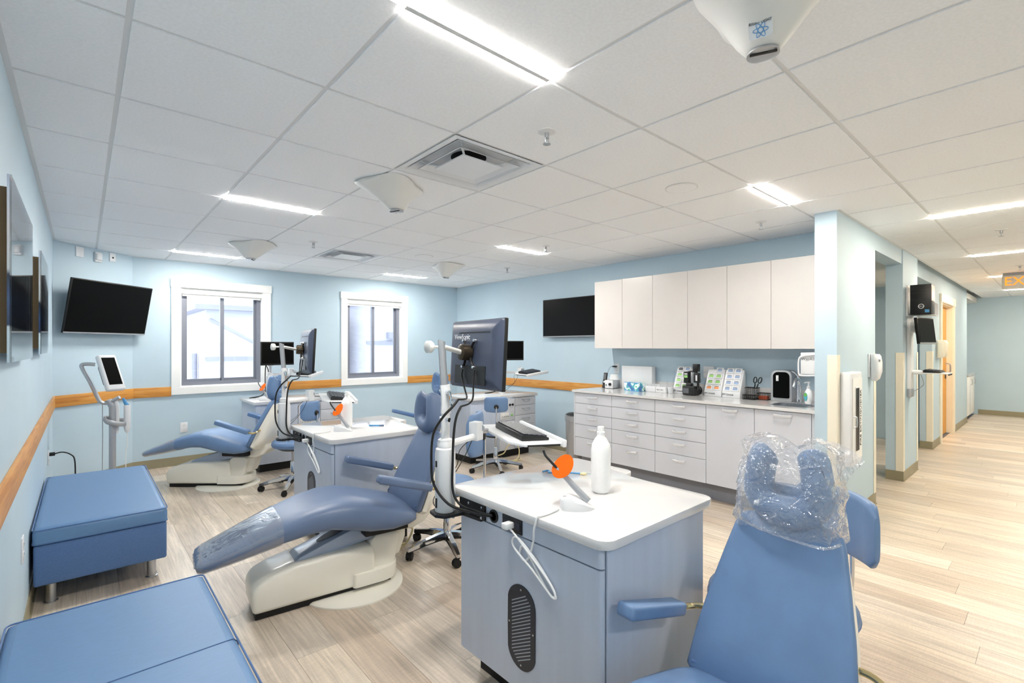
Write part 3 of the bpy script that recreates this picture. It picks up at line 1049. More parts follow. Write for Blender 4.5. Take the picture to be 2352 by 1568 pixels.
def wall_plate(x, z0, z1, w, name, label, kind):
    t = thing(name, label, 'sensor')
    t.matrix_world = DG @ Matrix.Translation((x, 0, (z0 + z1) / 2))
    h = (z1 - z0) / 2
    if kind == 'plate':
        MB().box(-w, w, -0.008, 0, -h, h, 0.003).build('plate', 'plastic_white', t)
        MB().cyl((0, -0.0085, -h * 0.75), (0, -0.007, -h * 0.75), 0.003).build('screw', 'steel_brushed', t)
    elif kind == 'pir':
        MB().prism([(-w, -h), (-w, h), (w, h), (w, -h)], -0.02, 0, 'y', 0.004).build('housing', 'plastic_white', t)
        MB().prism([(a, c) for a, c in sell(w * 0.92, 0.017, 24, 2.2, 0, -0.021)], -h * 0.6, h * 0.68, 'z', 0.003).build('lens', 'plastic_white', t)
    else:
        MB().box(-w, w, -0.008, 0, -h, h, 0.003).build('plate', 'plastic_white', t)
        MB().cyl((0, -0.011, -h * 0.1), (0, -0.007, -h * 0.1), 0.009).build('port', 'ink_black', t)
wall_plate(0.255, 2.285, 2.385, 0.04, 'blank_plate', 'blank white wall plate high on the diagonal wall', 'plate')
wall_plate(0.44, 2.265, 2.365, 0.038, 'motion_sensor', 'white motion sensor between two plates high on the diagonal wall', 'pir')
wall_plate(0.61, 2.30, 2.39, 0.035, 'cable_plate', 'white wall plate with a dark hole high on the diagonal wall', 'port')

# ---- televisions
def tv(name, label, m, w, h, tilt, off):
    t = thing(name, label, 'television')
    t.matrix_world = m
    P = Matrix.Translation((0, -off, 0)) @ Matrix.Rotation(tilt, 4, 'X')
    MB().at(P).box(-w / 2, w / 2, -0.022, 0.0, -h / 2, h / 2, 0.004).build('cabinet', 'plastic_black', t)
    MB().at(P).box(-w / 2 + 0.01, w / 2 - 0.01, -0.0235, -0.0215, -h / 2 + 0.018, h / 2 - 0.01).build('screen', 'screen_black', t, smooth=0)
    MB().at(P).box(-w / 2 + 0.002, w / 2 - 0.002, -0.0238, -0.0205, -h / 2 + 0.002, -h / 2 + 0.014).build('lower_bezel', 'plastic_grey', t, smooth=0)
    MB().at(P).box(-w * 0.32, w * 0.32, 0.0, 0.03, -h * 0.42, h * 0.2, 0.012).build('rear_housing', 'plastic_black', t)
    b = MB()
    b.box(-0.11, 0.11, -0.015, 0, -0.12, 0.12)
    b.box(-0.05, 0.05, -off + 0.02, -0.01, -0.06, 0.02)
    b.build('wall_bracket', 'plastic_black', t, smooth=0)
tv('television', 'black flat television tilted down on the diagonal wall', DG @ Matrix.Translation((0.435, 0, 1.785)), 0.90, 0.53, R(11), 0.15)
tv('television', 'black flat television on the cabinet wall beside the upper cabinets', RW(4.17, 1.775), 1.10, 0.51, R(0), 0.06)

# ---- intraoral scanner on a pole
t = thing('oral_scanner', 'silver intraoral scanner with tilted touch screen on a pole behind the bench', 'scanner', (0.205, 5.72, 0))
MB().lathe([(0.19, 0.0), (0.19, 0.02), (0.15, 0.045), (0.04, 0.06)], n=36).build('foot', 'silver_paint', t)
MB().tube([(0, 0, 0.05), (0, 0, 0.4), (0, 0, 0.80), (-0.008, 0, 0.86), (-0.03, 0, 0.91)], 0.026, 16, 6).build('pole', 'silver_paint', t)
MB().tube([(0.03, 0.015, 0.60), (0.034, 0.015, 0.82), (0.02, 0.01, 0.90)], 0.017, 10, 4).build('wand_column', 'plastic_white', t)
MB().tube([(0.05, -0.01, 0.93), (-0.03, 0.01, 0.885), (-0.075, 0.012, 0.89), (-0.10, 0.012, 0.93), (-0.155, 0.012, 1.08), (-0.205, 0.01, 1.20), (-0.205, 0.01, 1.232), (-0.17, 0.0, 1.238), (-0.12, 0, 1.232)], 0.032, 14, 5, ry=0.016, up=(0, 1, 0)).build('screen_arm', 'silver_paint', t)
S = frame((-0.015, -0.02, 1.15), (0.86, 0.50, 0.0), (-0.27, 0.33, 0.9))
MB().at(S).box(-0.075, 0.075, -0.028, 0.02, -0.17, 0.175, 0.014, 3).build('screen_body', 'plastic_white', t)
MB().at(S).box(-0.055, 0.055, -0.030, -0.0265, -0.12, 0.145, 0.001, 1).build('touch_screen', 'screen_black', t)
MB().at(S).prism(rrect(-0.05, 0.05, -0.1, 0.1, 0.02), 0.02, 0.055, 'y').build('hub', 'plastic_dark', t)
MB().tube([(-0.055, -0.03, 0.745), (-0.04, -0.05, 0.72), (0.0, -0.06, 0.705), (0.05, -0.05, 0.69), (0.085, -0.03, 0.685), (0.10, -0.0, 0.69)], 0.022, 12, 5, ry=0.010, up=(0, 0, 1)).build('handle_bar', 'silver_paint', t)
MB().tube([(-0.055, -0.02, 0.745), (-0.05, 0.02, 0.75), (0.0, 0.05, 0.74), (0.06, 0.04, 0.72), (0.11, 0.0, 0.70)], 0.018, 12, 5, ry=0.009, up=(0, 0, 1)).build('wand_bracket', 'silver_paint', t)
wd_ = MB().lathe([(0.012, 0.60), (0.02, 0.62), (0.026, 0.65), (0.026, 0.84), (0.024, 0.855)], (0.105, -0.005, 0), 18).build('scan_wand', 'plastic_white', t)
MB().tube([(0.105, -0.005, 0.85), (0.09, -0.005, 0.88), (0.075, -0.005, 0.92)], 0.018, 10, 4, taper=lambda u: 1 - 0.45 * u).build('wand_tip', 'ink_blue', wd_)
MB().tube([(0.105, -0.005, 0.6), (0.105, -0.005, 0.5), (0.095, 0, 0.4), (0.095, 0, 0.1), (0.06, 0, 0.055)], 0.003, 6).build('wand_cable', 'cable_white', t)
MB().tube([(-0.07, 0.02, 0.88), (-0.068, 0.02, 0.6), (-0.07, 0.02, 0.2), (-0.06, 0.01, 0.045)], 0.003, 6).build('power_cable', 'plastic_grey', t)

# ---- benches along the left wall
def bench(y0, y1, label, seam):
    x0, x1 = XL + 0.012, 0.385
    t = thing('bench', label, 'bench', ((x0 + x1) / 2, (y0 + y1) / 2, 0))
    X, Y = (x1 - x0) / 2, (y1 - y0) / 2
    # cushion top: gently domed
    n = 10
    rings = []
    for (dz, ins) in ((0.345, 0.006), (0.35, 0.0), (0.405, 0.0), (0.422, 0.006), (0.430, 0.02)):
        rings.append([(px, py, dz) for px, py in rrect(-X + ins, X - ins, -Y + ins, Y - ins, 0.022, 4)])
    c = MB().loft(rings)
    c.box(-X + 0.03, X - 0.03, -Y + 0.03, Y - 0.03, 0.42, 0.4305)
    cush = c.build('cushion', 'bench_vinyl', t, smooth=50)
    for zz in (0.349, 0.424):
        MB().tube([(px, py, zz) for px, py in rrect(-X, X, -Y, Y, 0.022, 3)], 0.0032, 6, 0, closed=True).build('piping', 'piping_blue', cush)
    if seam is not None:
        MB().tube([(-X + 0.01, seam, 0.4305), (X - 0.012, seam, 0.4305), (X + 0.0005, seam, 0.415), (X + 0.0005, seam, 0.352)], 0.0022, 6, 0).build('seam', 'seam_thread', cush)
    MB().box(-X + 0.004, X - 0.004, -Y + 0.004, Y - 0.004, 0.125, 0.342, 0.012, 3).build('body', 'bench_weave', t)
    for sx in (-1, 1):
        for sy in (-1, 1):
            MB().lathe([(0.03, 0.0), (0.03, 0.006), (0.023, 0.008), (0.023, 0.125)], (sx * (X - 0.07), sy * (Y - 0.10), 0), 20).build('leg', 'steel_brushed', t)
    return t
bench(3.56, 4.96, 'blue upholstered bench by the left wall, standing nearer the scanner', None)
bench(0.95, 2.42, 'blue upholstered bench with a seam across its top, below the large print', 0.12)

# ================================================================== ISLAND WORKSTATIONS
def island(y, label, toplabel, group):
    """grey-blue console with its door and vent facing -x; origin at its near front floor corner"""
    t = thing('console_cabinet', label, 'cabinet', (1.21, y, 0), 0, group)
    D, W = 0.64, 0.755
    MB().prism(rrect(0.018, D, 0.0, W, [0.004, 0.004, 0.012, 0.02]), 0.118, 0.757).build('carcass', 'desk_laminate', t, smooth=40)
    MB().box(0.085, D - 0.06, 0.06, W - 0.03, 0.0, 0.118).build('toe_kick', 'rubber_black', t, smooth=0)
    MB().prism(rrect(0.0, 0.019, 0.004, W - 0.002, [0.002, 0.002, 0.004, 0.016]), 0.12, 0.688).build('door', 'desk_laminate', t, smooth=40)
    MB().prism(rrect(0.0, 0.019, 0.004, W - 0.002, [0.002, 0.002, 0.004, 0.016]), 0.694, 0.757).build('fascia', 'desk_laminate', t, smooth=40)
    MB().box(0.02, D - 0.01, -0.004, 0.0005, 0.12, 0.755).build('side_panel', 'desk_laminate', t, smooth=0)
    # vent: stadium plate with slanted slots
    cy, cz = 0.37, 0.36
    w, h = 0.074, 0.155
    o = []
    for i in range(32):
        a = 2 * PI * i / 32
        s = math.sin(a)
        o.append((cy + w * math.cos(a), cz + (h - w) * (1 if s > 0 else -1 if s < 0 else 0) + w * s))
    v = MB().prism(o, -0.004, 0.001, 'x').build('vent_plate', 'vent_black', t, smooth=30)
    b = MB()
    for k in range(19):
        z0 = cz - 0.12 + k * 0.0128
        pts = []
        for s in range(13):
            u = -1 + s / 6
            yy, zz = cy - u * 0.05, z0 + u * 0.028
            top = cz + (h - w) + math.sqrt(max(0, (w - 0.02) ** 2 - (yy - cy) ** 2))
            bot = cz - (h - w) - math.sqrt(max(0, (w - 0.02) ** 2 - (yy - cy) ** 2))
            if bot < zz < top:
                pts.append((yy, zz))
        if len(pts) > 2:
            (ya, za), (yb, zb) = pts[0], pts[-1]
            b.prism([(ya, za - 0.002), (yb, zb - 0.002), (yb, zb + 0.002), (ya, za + 0.002)], -0.0046, -0.003, 'x')
    b.build('vent_slots', 'vent_slot', v, smooth=0)
    b = MB()
    for (yy, zz) in ((cy, cz + 0.138), (cy, cz - 0.138), (cy + 0.064, cz), (cy - 0.064, cz)):
        b.cyl((-0.0055, yy, zz), (-0.003, yy, zz), 0.0035, n=10)
    b.build('vent_screws', 'steel_brushed', v)
    # black mains plate, grommet
    pl = MB().box(-0.005, 0.0, 0.365, 0.475, 0.698, 0.752, 0.0015).build('mains_plate', 'plastic_black', t)
    for yy in (0.39, 0.45):
        MB().box(-0.0062, -0.0045, yy - 0.014, yy + 0.014, 0.712, 0.739).build('socket', 'plastic_dark', pl, smooth=0)
    g = MB().lathe([(0.026, -0.004), (0.026, 0.0), (0.018, 0.0), (0.018, -0.004)], (0, 0.53, 0.727), 24, 'x').build('grommet', 'plastic_black', t)
    MB().lathe([(0.018, -0.0015), (0.018, 0.001)], (0, 0.53, 0.727), 20, 'x').build('grommet_hole', 'duct_black', g)
    # worktop: its far end is wider, with a notch on the right
    top = thing('worktop', toplabel, 'worktop', (1.21, y, 0.758), 0, group + ' tops')
    P = []
    def arc(cx, cy_, r, a0, a1, k=6):
        for i in range(k + 1):
            a = R(a0 + (a1 - a0) * i / k)
            P.append((cx + r * math.cos(a), cy_ + r * math.sin(a)))
    arc(0.035, 0.035 - 0.012, 0.05, 180, 270)
    arc(0.64, 0.035 - 0.012, 0.05, 270, 360)
    P += [(0.692, 0.30), (0.70, 0.385)]
    arc(0.73, 0.40, 0.02, 190, 90, 3)
    arc(0.75, 0.47, 0.045, 290, 360, 4)
    arc(0.745, 0.77, 0.05, 0, 90)
    arc(0.035, 0.77, 0.05, 90, 180)
    MB().prism(P, 0.0, 0.032, 'z', 0.005, 2).build('slab', 'quartz', top, smooth=40)
    return t
island(0.945, 'grey-blue console cabinet with oval black vent between the covered-headrest chair and reclining chair', 'white rounded worktop carrying the bottle with the lanyard beside it', 'island consoles')
island(3.13, 'grey-blue console cabinet with oval black vent behind the reclining chair with plastic-sleeved footrest', 'white glossy worktop behind the headrest of the sleeved reclining chair', 'island consoles')

# ---- monitor arm with keyboard tray, bracketed to the console corner
def monitor_arm(loc, rz, label, bracket=True, height=0.0, swing=0.0, mount=None):
    t = thing('monitor_arm', label, 'monitor arm', loc, rz, 'monitor arms with keyboard trays')
    if bracket:
        b = MB().prism([(-0.062, -0.02), (-0.05, 0.04), (0.0, 0.06), (0.05, 0.045), (0.062, 0.0), (0.0625, -0.06), (0.0625, -0.18), (0.05, -0.18), (0.04, -0.07), (-0.04, -0.058)], -0.012, 0.0)
        b.build('shelf_bracket', 'plastic_black', t, smooth=30)
        MB().box(0.053, 0.0635, -0.20, -0.03, -0.005, 0.055).build('bracket_plate', 'plastic_black', t, smooth=0)
        s = MB()
        for yy, zz in ((-0.185, 0.005), (-0.185, 0.045), (-0.10, 0.005), (-0.10, 0.045)):
            s.lathe([(0.003, 0.047), (0.006, 0.0475), (0.006, 0.0535)], (0, yy, zz), 8, 'x')
        s.build('bolt', 'chrome', t)
        MB().cyl((0, 0, -0.03), (0, 0, -0.012), 0.012).cyl((0.02, -0.03, -0.028), (0.02, -0.03, -0.012), 0.007).build('under_bolt', 'steel_brushed', t)
    MB().lathe([(0.041, 0.0), (0.043, 0.004), (0.043, 0.24), (0.040, 0.262), (0.032, 0.268)]).build('drum', 'plastic_white', t)
    MB().box(-0.046, -0.04, -0.004, 0.004, 0.02, 0.06).build('drum_slot', 'ink_black', t, smooth=0)
    MB().box(-0.046, -0.04, -0.004, 0.004, 0.19, 0.215).build('drum_slot', 'ink_black', t, smooth=0)
    MB().lathe([(0.028, 0.264), (0.033, 0.27), (0.033, 0.285), (0.030, 0.29), (0.030, 0.30), (0.022, 0.305)]).build('collar', 'plastic_white', t)
    h = height
    MB().tube([(0, 0, 0.30), (0.002, 0, 0.42), (0.0, 0, 0.47)], 0.02, 10, 3, ry=0.014, up=(1, 0, 0)).build('lower_link', 'plastic_white', t)
    MB().tube([(0, -0.004, 0.41), (0.002, -0.004, 0.47), (-0.002, 0, 0.53 + h * 0.5)], 0.024, 10, 3, ry=0.013, up=(1, 0, 0)).build('middle_link', 'plastic_white', t)
    MB().tube([(-0.002, 0, 0.50 + h * 0.5), (-0.01, 0, 0.60 + h), (-0.018, 0, 0.70 + h), (-0.018, 0, 0.715 + h)], 0.017, 10, 3, ry=0.011, up=(1, 0, 0)).build('upper_link', 'silver_paint', t)
    b = MB()
    for zz in (0.385, 0.50 + h * 0.4):
        b.cyl((0.0, -0.032, zz), (0.0, 0.032, zz), 0.009)
    b.tube([(0.0, -0.03, 0.50), (0.004, -0.035, 0.47), (0.01, -0.036, 0.43)], 0.006, 8, 3)
    b.build('pivot_screw', 'chrome', t)
    k = MB().lathe([(0.006, -0.02), (0.006, -0.045), (0.02, -0.046), (0.026, -0.055), (0.026, -0.07), (0.018, -0.075)], (-0.018, 0, 0.69 + h), 10, 'x').build('tilt_knob', 'plastic_cream', t)
    mp = (0.09, 0.01, 0.69 + h) if mount is None else Matrix.Rotation(-rz, 3, 'Z') @ (Vector(mount) - Vector(loc))
    MB().cyl((-0.01, 0, 0.69 + h), mp, 0.011).build('tilt_shaft', 'plastic_cream', t)
    # tray arm: out to the right, bracket, sloping tray
    W_ = Matrix.Rotation(swing, 4, 'Z')
    MB().at(W_).tube([(0.02, 0.0, 0.278), (0.10, 0.03, 0.278), (0.20, 0.064, 0.278)], 0.015, 8, 3, ry=0.013, up=(0, 0, 1)).build('tray_arm', 'plastic_white', t)
    MB().at(W_ @ Matrix.Translation((0.215, 0.068, 0.30)) @ Matrix.Rotation(R(18), 4, 'Z')).box(-0.025, 0.025, -0.024, 0.024, -0.04, 0.045, 0.004).build('arm_block', 'plastic_white', t)
    MB().at(W_).cyl((0.235, 0.05, 0.315), (0.255, 0.10, 0.315), 0.013).cyl((0.235, 0.07, 0.30), (0.30, 0.095, 0.29), 0.012).build('tilt_joint', 'silver_paint', t)
    MB().at(W_ @ TRAY).prism([(-0.18, -0.11), (0.16, -0.11), (0.23, -0.06), (0.23, 0.13), (-0.18, 0.13)], -0.012, 0.0, 'z', 0.003).build('tray', 'plastic_white', t)
    MB().at(W_ @ TRAY).box(-0.19, 0.24, 0.124, 0.145, -0.018, 0.016, 0.006).build('palm_rim', 'plastic_white', t)
    MB().at(W_ @ TRAY).box(0.2295, 0.2325, -0.05, 0.115, -0.0105, -0.003).build('slide_slot', 'ink_black', t, smooth=0)
    g0 = (0.068, -0.25, 0.027)
    MB().tube([(0.03, -0.052, 0.47), (0.0, -0.052, 0.44), (-0.035, -0.035, 0.40), (-0.058, 0.0, 0.33), (-0.062, 0.01, 0.22), (-0.056, 0.0, 0.12), (-0.03, -0.07, 0.05), (0.02, -0.15, 0.028), (0.044, -0.215, 0.025), g0], 0.0055).build('cable', 'cable_black', t)
    MB().tube([(0.045, -0.052, 0.44), (0.02, -0.054, 0.40), (0.005, -0.056, 0.33), (0.0, -0.056, 0.22), (0.0, -0.056, 0.10), (0.012, -0.09, 0.045), (0.035, -0.17, 0.032), (0.046, -0.215, 0.029), g0], 0.0055).build('cable', 'cable_black', t)
    MB().at(W_).tube([(0.19, 0.062, 0.268), (0.17, 0.085, 0.20), (0.12, 0.09, 0.13), (0.05, 0.078, 0.07), (0.0, 0.058, 0.02), (0.0, 0.052, 0.002)], 0.002, 6).build('cable', 'cable_black', t)
    MB().at(W_).tube([(0.16, 0.05, 0.266), (0.13, 0.08, 0.22), (0.13, 0.10, 0.15), (0.06, 0.085, 0.10), (-0.02, 0.058, 0.04), (-0.015, 0.05, 0.002)], 0.0018, 6).build('cable', 'cable_black', t)
    return t
# tray frame in the arm's local axes: x outwards from the bracket, sloping down
TRAY = frame((0.385, -0.004, 0.286), (-0.258, -0.966, -0.07), (0.06, 0.02, 0.99))
A1 = (1.148, 1.725, 0.70)
A2 = (1.148, 3.91, 0.70)
def mount_point(loc, rz):
    """just inside the mounting drum on a monitor's back"""
    return Vector(loc) + Matrix.Rotation(rz, 3, 'Z') @ Vector((-0.080, 0, 0.009))
monitor_arm(A1, 0, 'white monitor arm with keyboard tray bracketed to the console with the white bottle and lanyard', mount=mount_point((1.36, 1.785, 1.357), R(-7)))
monitor_arm(A2, 0, 'white monitor arm with keyboard tray bracketed to the glossy console behind the sleeved chair', mount=mount_point((1.35, 3.99, 1.36), R(-10)))
monitor_arm((1.642, 6.12, 0.79), R(-83), 'white monitor arm with keyboard tray on the desk below the window wall', False, height=-0.155, swing=R(60), mount=mount_point((1.665, 5.93, 1.315), R(-83)))
monitor_arm((3.985, 4.70, 0.79), R(-110), 'white monitor arm with keyboard tray on the desk near the cabinet wall corner', False, height=-0.125, swing=R(45), mount=mount_point((3.92, 4.52, 1.345), R(-110)))

def monitor(loc, rz, label, w=0.49, h=0.315, tilt=0.0, logo=False, cables=None):
    """screen faces local +x"""
    t = thing('computer_monitor', label, 'monitor', loc, rz, 'computer monitors on arms')
    P = Matrix.Rotation(tilt, 4, 'Y')
    MB().at(P).box(-0.002, 0.016, -w / 2, w / 2, -h / 2, h / 2, 0.003).build('bezel', 'plastic_black', t)
    MB().at(P).box(0.0155, 0.0175, -w / 2 + 0.012, w / 2 - 0.012, -h / 2 + 0.02, h / 2 - 0.012).build('screen', 'screen_black', t, smooth=0)
    rings = []
    for x, ins in ((-0.001, 0.002), (-0.012, 0.006), (-0.026, 0.03), (-0.032, 0.05)):
        rings.append([(x, a, b) for a, b in rrect(-w / 2 + ins, w / 2 - ins, -h / 2 + ins, h / 2 - ins, 0.008, 3)])
    MB().at(P).loft(rings).build('back_shell', 'monitor_back', t, smooth=40)
    MB().at(P).box(-0.0345, -0.030, -w * 0.30, w * 0.30, -h * 0.44, -h * 0.17).build('port_panel', 'plastic_black', t, smooth=0)
    b = MB().at(P)
    for s in (-1, 1):
        b.tube([(-0.040, s * 0.05, 0.06), (-0.043, s * 0.028, 0.03), (-0.043, s * 0.028, -0.03), (-0.040, s * 0.05, -0.06)], 0.007, 8, 4, ry=0.003, up=(1, 0, 0))
    b.build('mount_plate', 'plastic_black', t)
    b = MB().at(P)
    for sy in (-1, 1):
        for sz in (-1, 1):
            b.lathe([(0.006, -0.050), (0.007, -0.046), (0.007, -0.031)], (0, sy * 0.05, sz * 0.06), 10, 'x')
    b.build('mount_screw', 'chrome', t)
    MB().at(P).lathe([(0.03, -0.088), (0.036, -0.084), (0.036, -0.04), (0.028, -0.032)], (0, 0, 0.005), 24, 'x').build('mount_drum', 'vesa_gold', t)
    if cables:
        inv = Matrix.Rotation(-rz, 3, 'Z')
        for s, q in ((0.05, (0.03, -0.052, 0.47)), (-0.06, (0.045, -0.052, 0.44))):
            e = inv @ (Vector(cables) + Vector(q) - Vector(loc))          # meets the cable clipped to the arm
            MB().tube([(-0.045, s, -0.07), (-0.05, s, -0.10), (-0.06, s * 0.8 + e.y * 0.2, -0.14), (-0.075, s * 0.5 + e.y * 0.5, -0.19), (e.x * 0.7, s * 0.2 + e.y * 0.8, e.z * 0.6 - 0.08), tuple(e)], 0.004, 7).build('video_cable', 'cable_black', t)
    MB().at(P).box(-0.0335, -0.03, -w * 0.35, w * 0.25, h / 2 - 0.062, h / 2 - 0.058).build('vent_slit', 'ink_black', t, smooth=0)
    if logo:
        text('ViewSonic', 0.036, 'ink_white', t, P @ frame((-0.0328, 0.085, h * 0.245), (0, -1, 0), (-1, 0, 0)))
    return t
monitor((1.36, 1.785, 1.357), R(-7), 'dark computer monitor seen from behind over the console with the lanyard', logo=True, tilt=R(3), w=0.46, cables=A1)
monitor((1.35, 3.99, 1.36), R(-10), 'dark computer monitor turned nearly edge-on between the two windows', tilt=R(3), w=0.50, h=0.34, cables=A2)
monitor((1.665, 5.93, 1.315), R(-83), 'small black computer screen facing the room below the first window edge', w=0.37, h=0.265)
monitor((3.92, 4.52, 1.345), R(-110), 'black computer screen half hidden behind the nearer monitor by the cabinet wall', w=0.42, h=0.24)

def keyboard(m, label, mouse=True):
    t = thing('keyboard', label, 'keyboard', (0, 0, 0), 0, 'black keyboards on trays')
    t.matrix_world = m
    MB().prism([(-0.07, 0.0), (0.07, 0.0), (0.07, 0.012), (-0.07, 0.026)], -0.14, 0.14, 'y', 0.003).build('case', 'plastic_black', t)
    b = MB()
    for i in range(5):
        for j in range(14):
            x = 0.05 - i * 0.025
            y = -0.125 + j * 0.0192
            z = 0.013 + (0.05 - x) * 0.1
            b.box(x - 0.01, x + 0.01, y - 0.008, y + 0.008, z, z + 0.008)
    o = b.build('keys', 'plastic_dark', t, smooth=0)
    return t
def tray_at(a, rz):
    return Matrix.Translation(a) @ Matrix.Rotation(rz, 4, 'Z') @ TRAY
KB = Matrix.Translation((0.035, 0.02, 0.001)) @ Matrix.Rotation(R(90), 4, 'Z')
keyboard(tray_at(A1, 0) @ KB, 'black keyboard on the sloping tray beside the dark monitor back')
keyboard(tray_at(A2, 0) @ KB, 'black keyboard on the sloping tray behind the white bottle of the glossy console')
keyboard(tray_at((1.642, 6.12, 0.79), R(-23)) @ KB, 'black keyboard on the tray at the window-wall desk')
keyboard(tray_at((3.985, 4.70, 0.79), R(-65)) @ KB, 'black keyboard on the tray of the desk by the cabinet wall corner')

# ---- bottles
def bottle(loc, label):
    t = thing('dispenser_bottle', label, 'bottle', loc, 0, 'tall white plastic bottles')
    MB().lathe([(0.0, 0.004), (0.028, 0.0), (0.036, 0.008), (0.0395, 0.022), (0.040, 0.10), (0.040, 0.175), (0.036, 0.20), (0.024, 0.222), (0.0155, 0.232), (0.0145, 0.245)], n=36).build('bottle_body', 'bottle_white', t, smooth=60)
    MB().lathe([(0.0165, 0.243), (0.0165, 0.250), (0.0135, 0.252), (0.0135, 0.270), (0.012, 0.272)], n=24).build('neck', 'bottle_white', t)
bottle((1.605, 1.262, 0.79), 'tall white plastic bottle beside the blue lanyard on the nearer console')
bottle((1.46, 3.49, 0.79), 'tall white plastic bottle behind the curing light on the glossy console')

# ---- curing lights
def curing_light(loc, rz, label, cord=None):
    t = thing('curing_light', label, 'curing light', loc, rz, 'curing lights with orange shields')
    rings = []
    for (x, w, zt) in ((-0.055, 0.02, 0.036), (-0.05, 0.03, 0.042), (-0.02, 0.042, 0.046), (0.02, 0.046, 0.036), (0.05, 0.038, 0.018), (0.068, 0.02, 0.006)):
        rings.append([(x, -w, 0.0), (x, w, 0.0), (x, w * 0.92, zt * 0.7), (x, w * 0.7, zt), (x, -w * 0.7, zt), (x, -w * 0.92, zt * 0.7)])
    MB().loft(rings).build('charger_base', 'plastic_white', t, smooth=30)
    text('3M', 0.009, 'ink_grey', t, frame((-0.04, 0, 0.0456), (1, 0, 0), (0.0, 0, 1)))
    # wand leans back from the base
    D = Vector((-0.60, 0.40, 0.62)).normalized()
    o = Vector((0.045, -0.02, 0.030))
    w = MB().tube([o, o + D * 0.07, o + D * 0.135], 0.014, 12, 4, ry=0.011, up=(0, 0, 1), taper=lambda u: 1.0 - 0.25 * u).build('wand', 'silver_paint', t)
    MB().cyl(o + D * 0.135, o + D * 0.165, 0.010, 0.007).build('collar', 'chrome', w)
    n = o + D * 0.165
    MB().tube([n, n + D * 0.04, n + D * 0.065 + Vector((0, 0, 0.002)), n + D * 0.075 + Vector((0, 0, 0.014))], 0.005, 8, 4).build('light_guide', 'plastic_black', w)
    c = o + D * 0.15
    q_ = Matrix.Rotation(-rz, 3, 'Z')
    CRZ = (q_ @ Vector((-0.60, -0.52, 0.35)) + D * 0.35).normalized()      # the shield bowl opens towards the patient side
    CRX = CRZ.cross(D)
    U = frame(c, CRX, CRZ)
    rings = []
    for e, zz in ((0.0, 0.0), (0.0, 0.0012)):
        pass
    pts = []
    for i in range(25):
        a = 2 * PI * i / 24
        rr = 0.045 * (1.0 - 0.25 * (0.5 + 0.5 * math.cos(a)))
        pts.append((rr * 1.25 * math.cos(a) - 0.012, rr * math.sin(a)))
    s = MB().at(U)
    A = [(px, py, 0.012 * (px / 0.05) ** 2 + 0.008 * (py / 0.045) ** 2) for px, py in pts[:-1]]
    Bq = [(px, py, pz + 0.0015) for px, py, pz in A]
    s.loft([A, Bq])
    s.build('orange_shield', 'orange_shield', t, smooth=30)
    if cord:
        inv = Matrix.Rotation(-rz, 4, 'Z') @ Matrix.Translation([-v for v in loc])
        MB().tube([inv @ Vector(p) for p in cord], 0.0038, 8, 6).build('cord', 'cable_white', t)
        q = inv @ Vector(cord[-1])
    return t
def cord_path(y, sgn):
    """runs over the worktop edge, hangs in a bundled loop on the front and ends at the mains plate"""
    F, E_ = 1.2015, 1.1895
    return [(1.305, y + 0.275, 0.797), (1.25, y + 0.27, 0.795), (1.205, y + 0.27, 0.796), (1.193, y + 0.272, 0.795), (E_, y + 0.275, 0.775), (E_, y + 0.285, 0.745), (F, y + 0.30, 0.70), (F, y + 0.32, 0.64), (F, y + 0.345, 0.615),
            (F, y + 0.37, 0.63), (F, y + 0.36, 0.665), (F, y + 0.33, 0.65), (F, y + 0.29, 0.61), (F, y + 0.235, 0.555), (F, y + 0.205, 0.535), (F, y + 0.195, 0.555), (F, y + 0.235, 0.595), (F, y + 0.30, 0.645),
            (F - 0.006, y + 0.375, 0.69), (F - 0.006, y + 0.405, 0.675), (F - 0.006, y + 0.39, 0.645), (F - 0.006, y + 0.30, 0.60), (F - 0.006, y + 0.21, 0.545), (F - 0.006, y + 0.185, 0.545), (F - 0.006, y + 0.215, 0.585), (F - 0.006, y + 0.32, 0.655), (F - 0.006, y + 0.395, 0.70), (F - 0.012, y + 0.43, 0.725), (F - 0.004, y + 0.42, 0.728)]
for y, lb, loc, rz in ((0.945, 'white curing light with an orange shield on the nearer console', (1.375, 1.20, 0.79), R(-36)),
                       (3.13, 'white curing light with an orange shield on the glossy console', (1.39, 3.40, 0.79), R(-36))):
    ct = curing_light(loc, rz, lb, cord_path(y, 1))
    inv = Matrix.Rotation(-rz, 4, 'Z') @ Matrix.Translation([-v for v in loc])
    MB().at(inv).box(1.165, 1.206, y + 0.405, y + 0.435, 0.715, 0.738, 0.004).build('plug', 'cable_white', ct)
curing_light((1.53, 5.90, 0.79), R(-36), 'curing light with an orange shield on the window-wall desk behind a headrest')

# lanyard and pen on the nearer console
t = thing('lanyard', 'blue lanyard with a small metal clip lying on the nearer console', 'lanyard', (1.72, 1.55, 0.7905))
MB().tube([(-0.07, 0.095, 0.004), (-0.04, 0.085, 0.005), (-0.06, 0.06, 0.004), (-0.02, 0.03, 0.005), (0.02, -0.02, 0.004), (0.04, -0.05, 0.004)], 0.004, 8, 5, ry=0.005).build('strap', 'ink_blue', t)
MB().box(0.03, 0.055, -0.075, -0.05, 0.0, 0.008, 0.002).build('clip', 'cable_cream', t)
MB().tube([(0.05, -0.07, 0.004), (0.06, -0.09, 0.005), (0.07, -0.1, 0.004)], 0.002, 6).build('ring', 'chrome', t)
t = thing('marker_pen', 'blue pen lying beside the curing light on the glossy console', 'pen', (1.63, 3.44, 0.7915))
MB().cyl((-0.01, 0.02, 0.006), (0.05, -0.03, 0.006), 0.006).build('barrel', 'ink_blue', t)
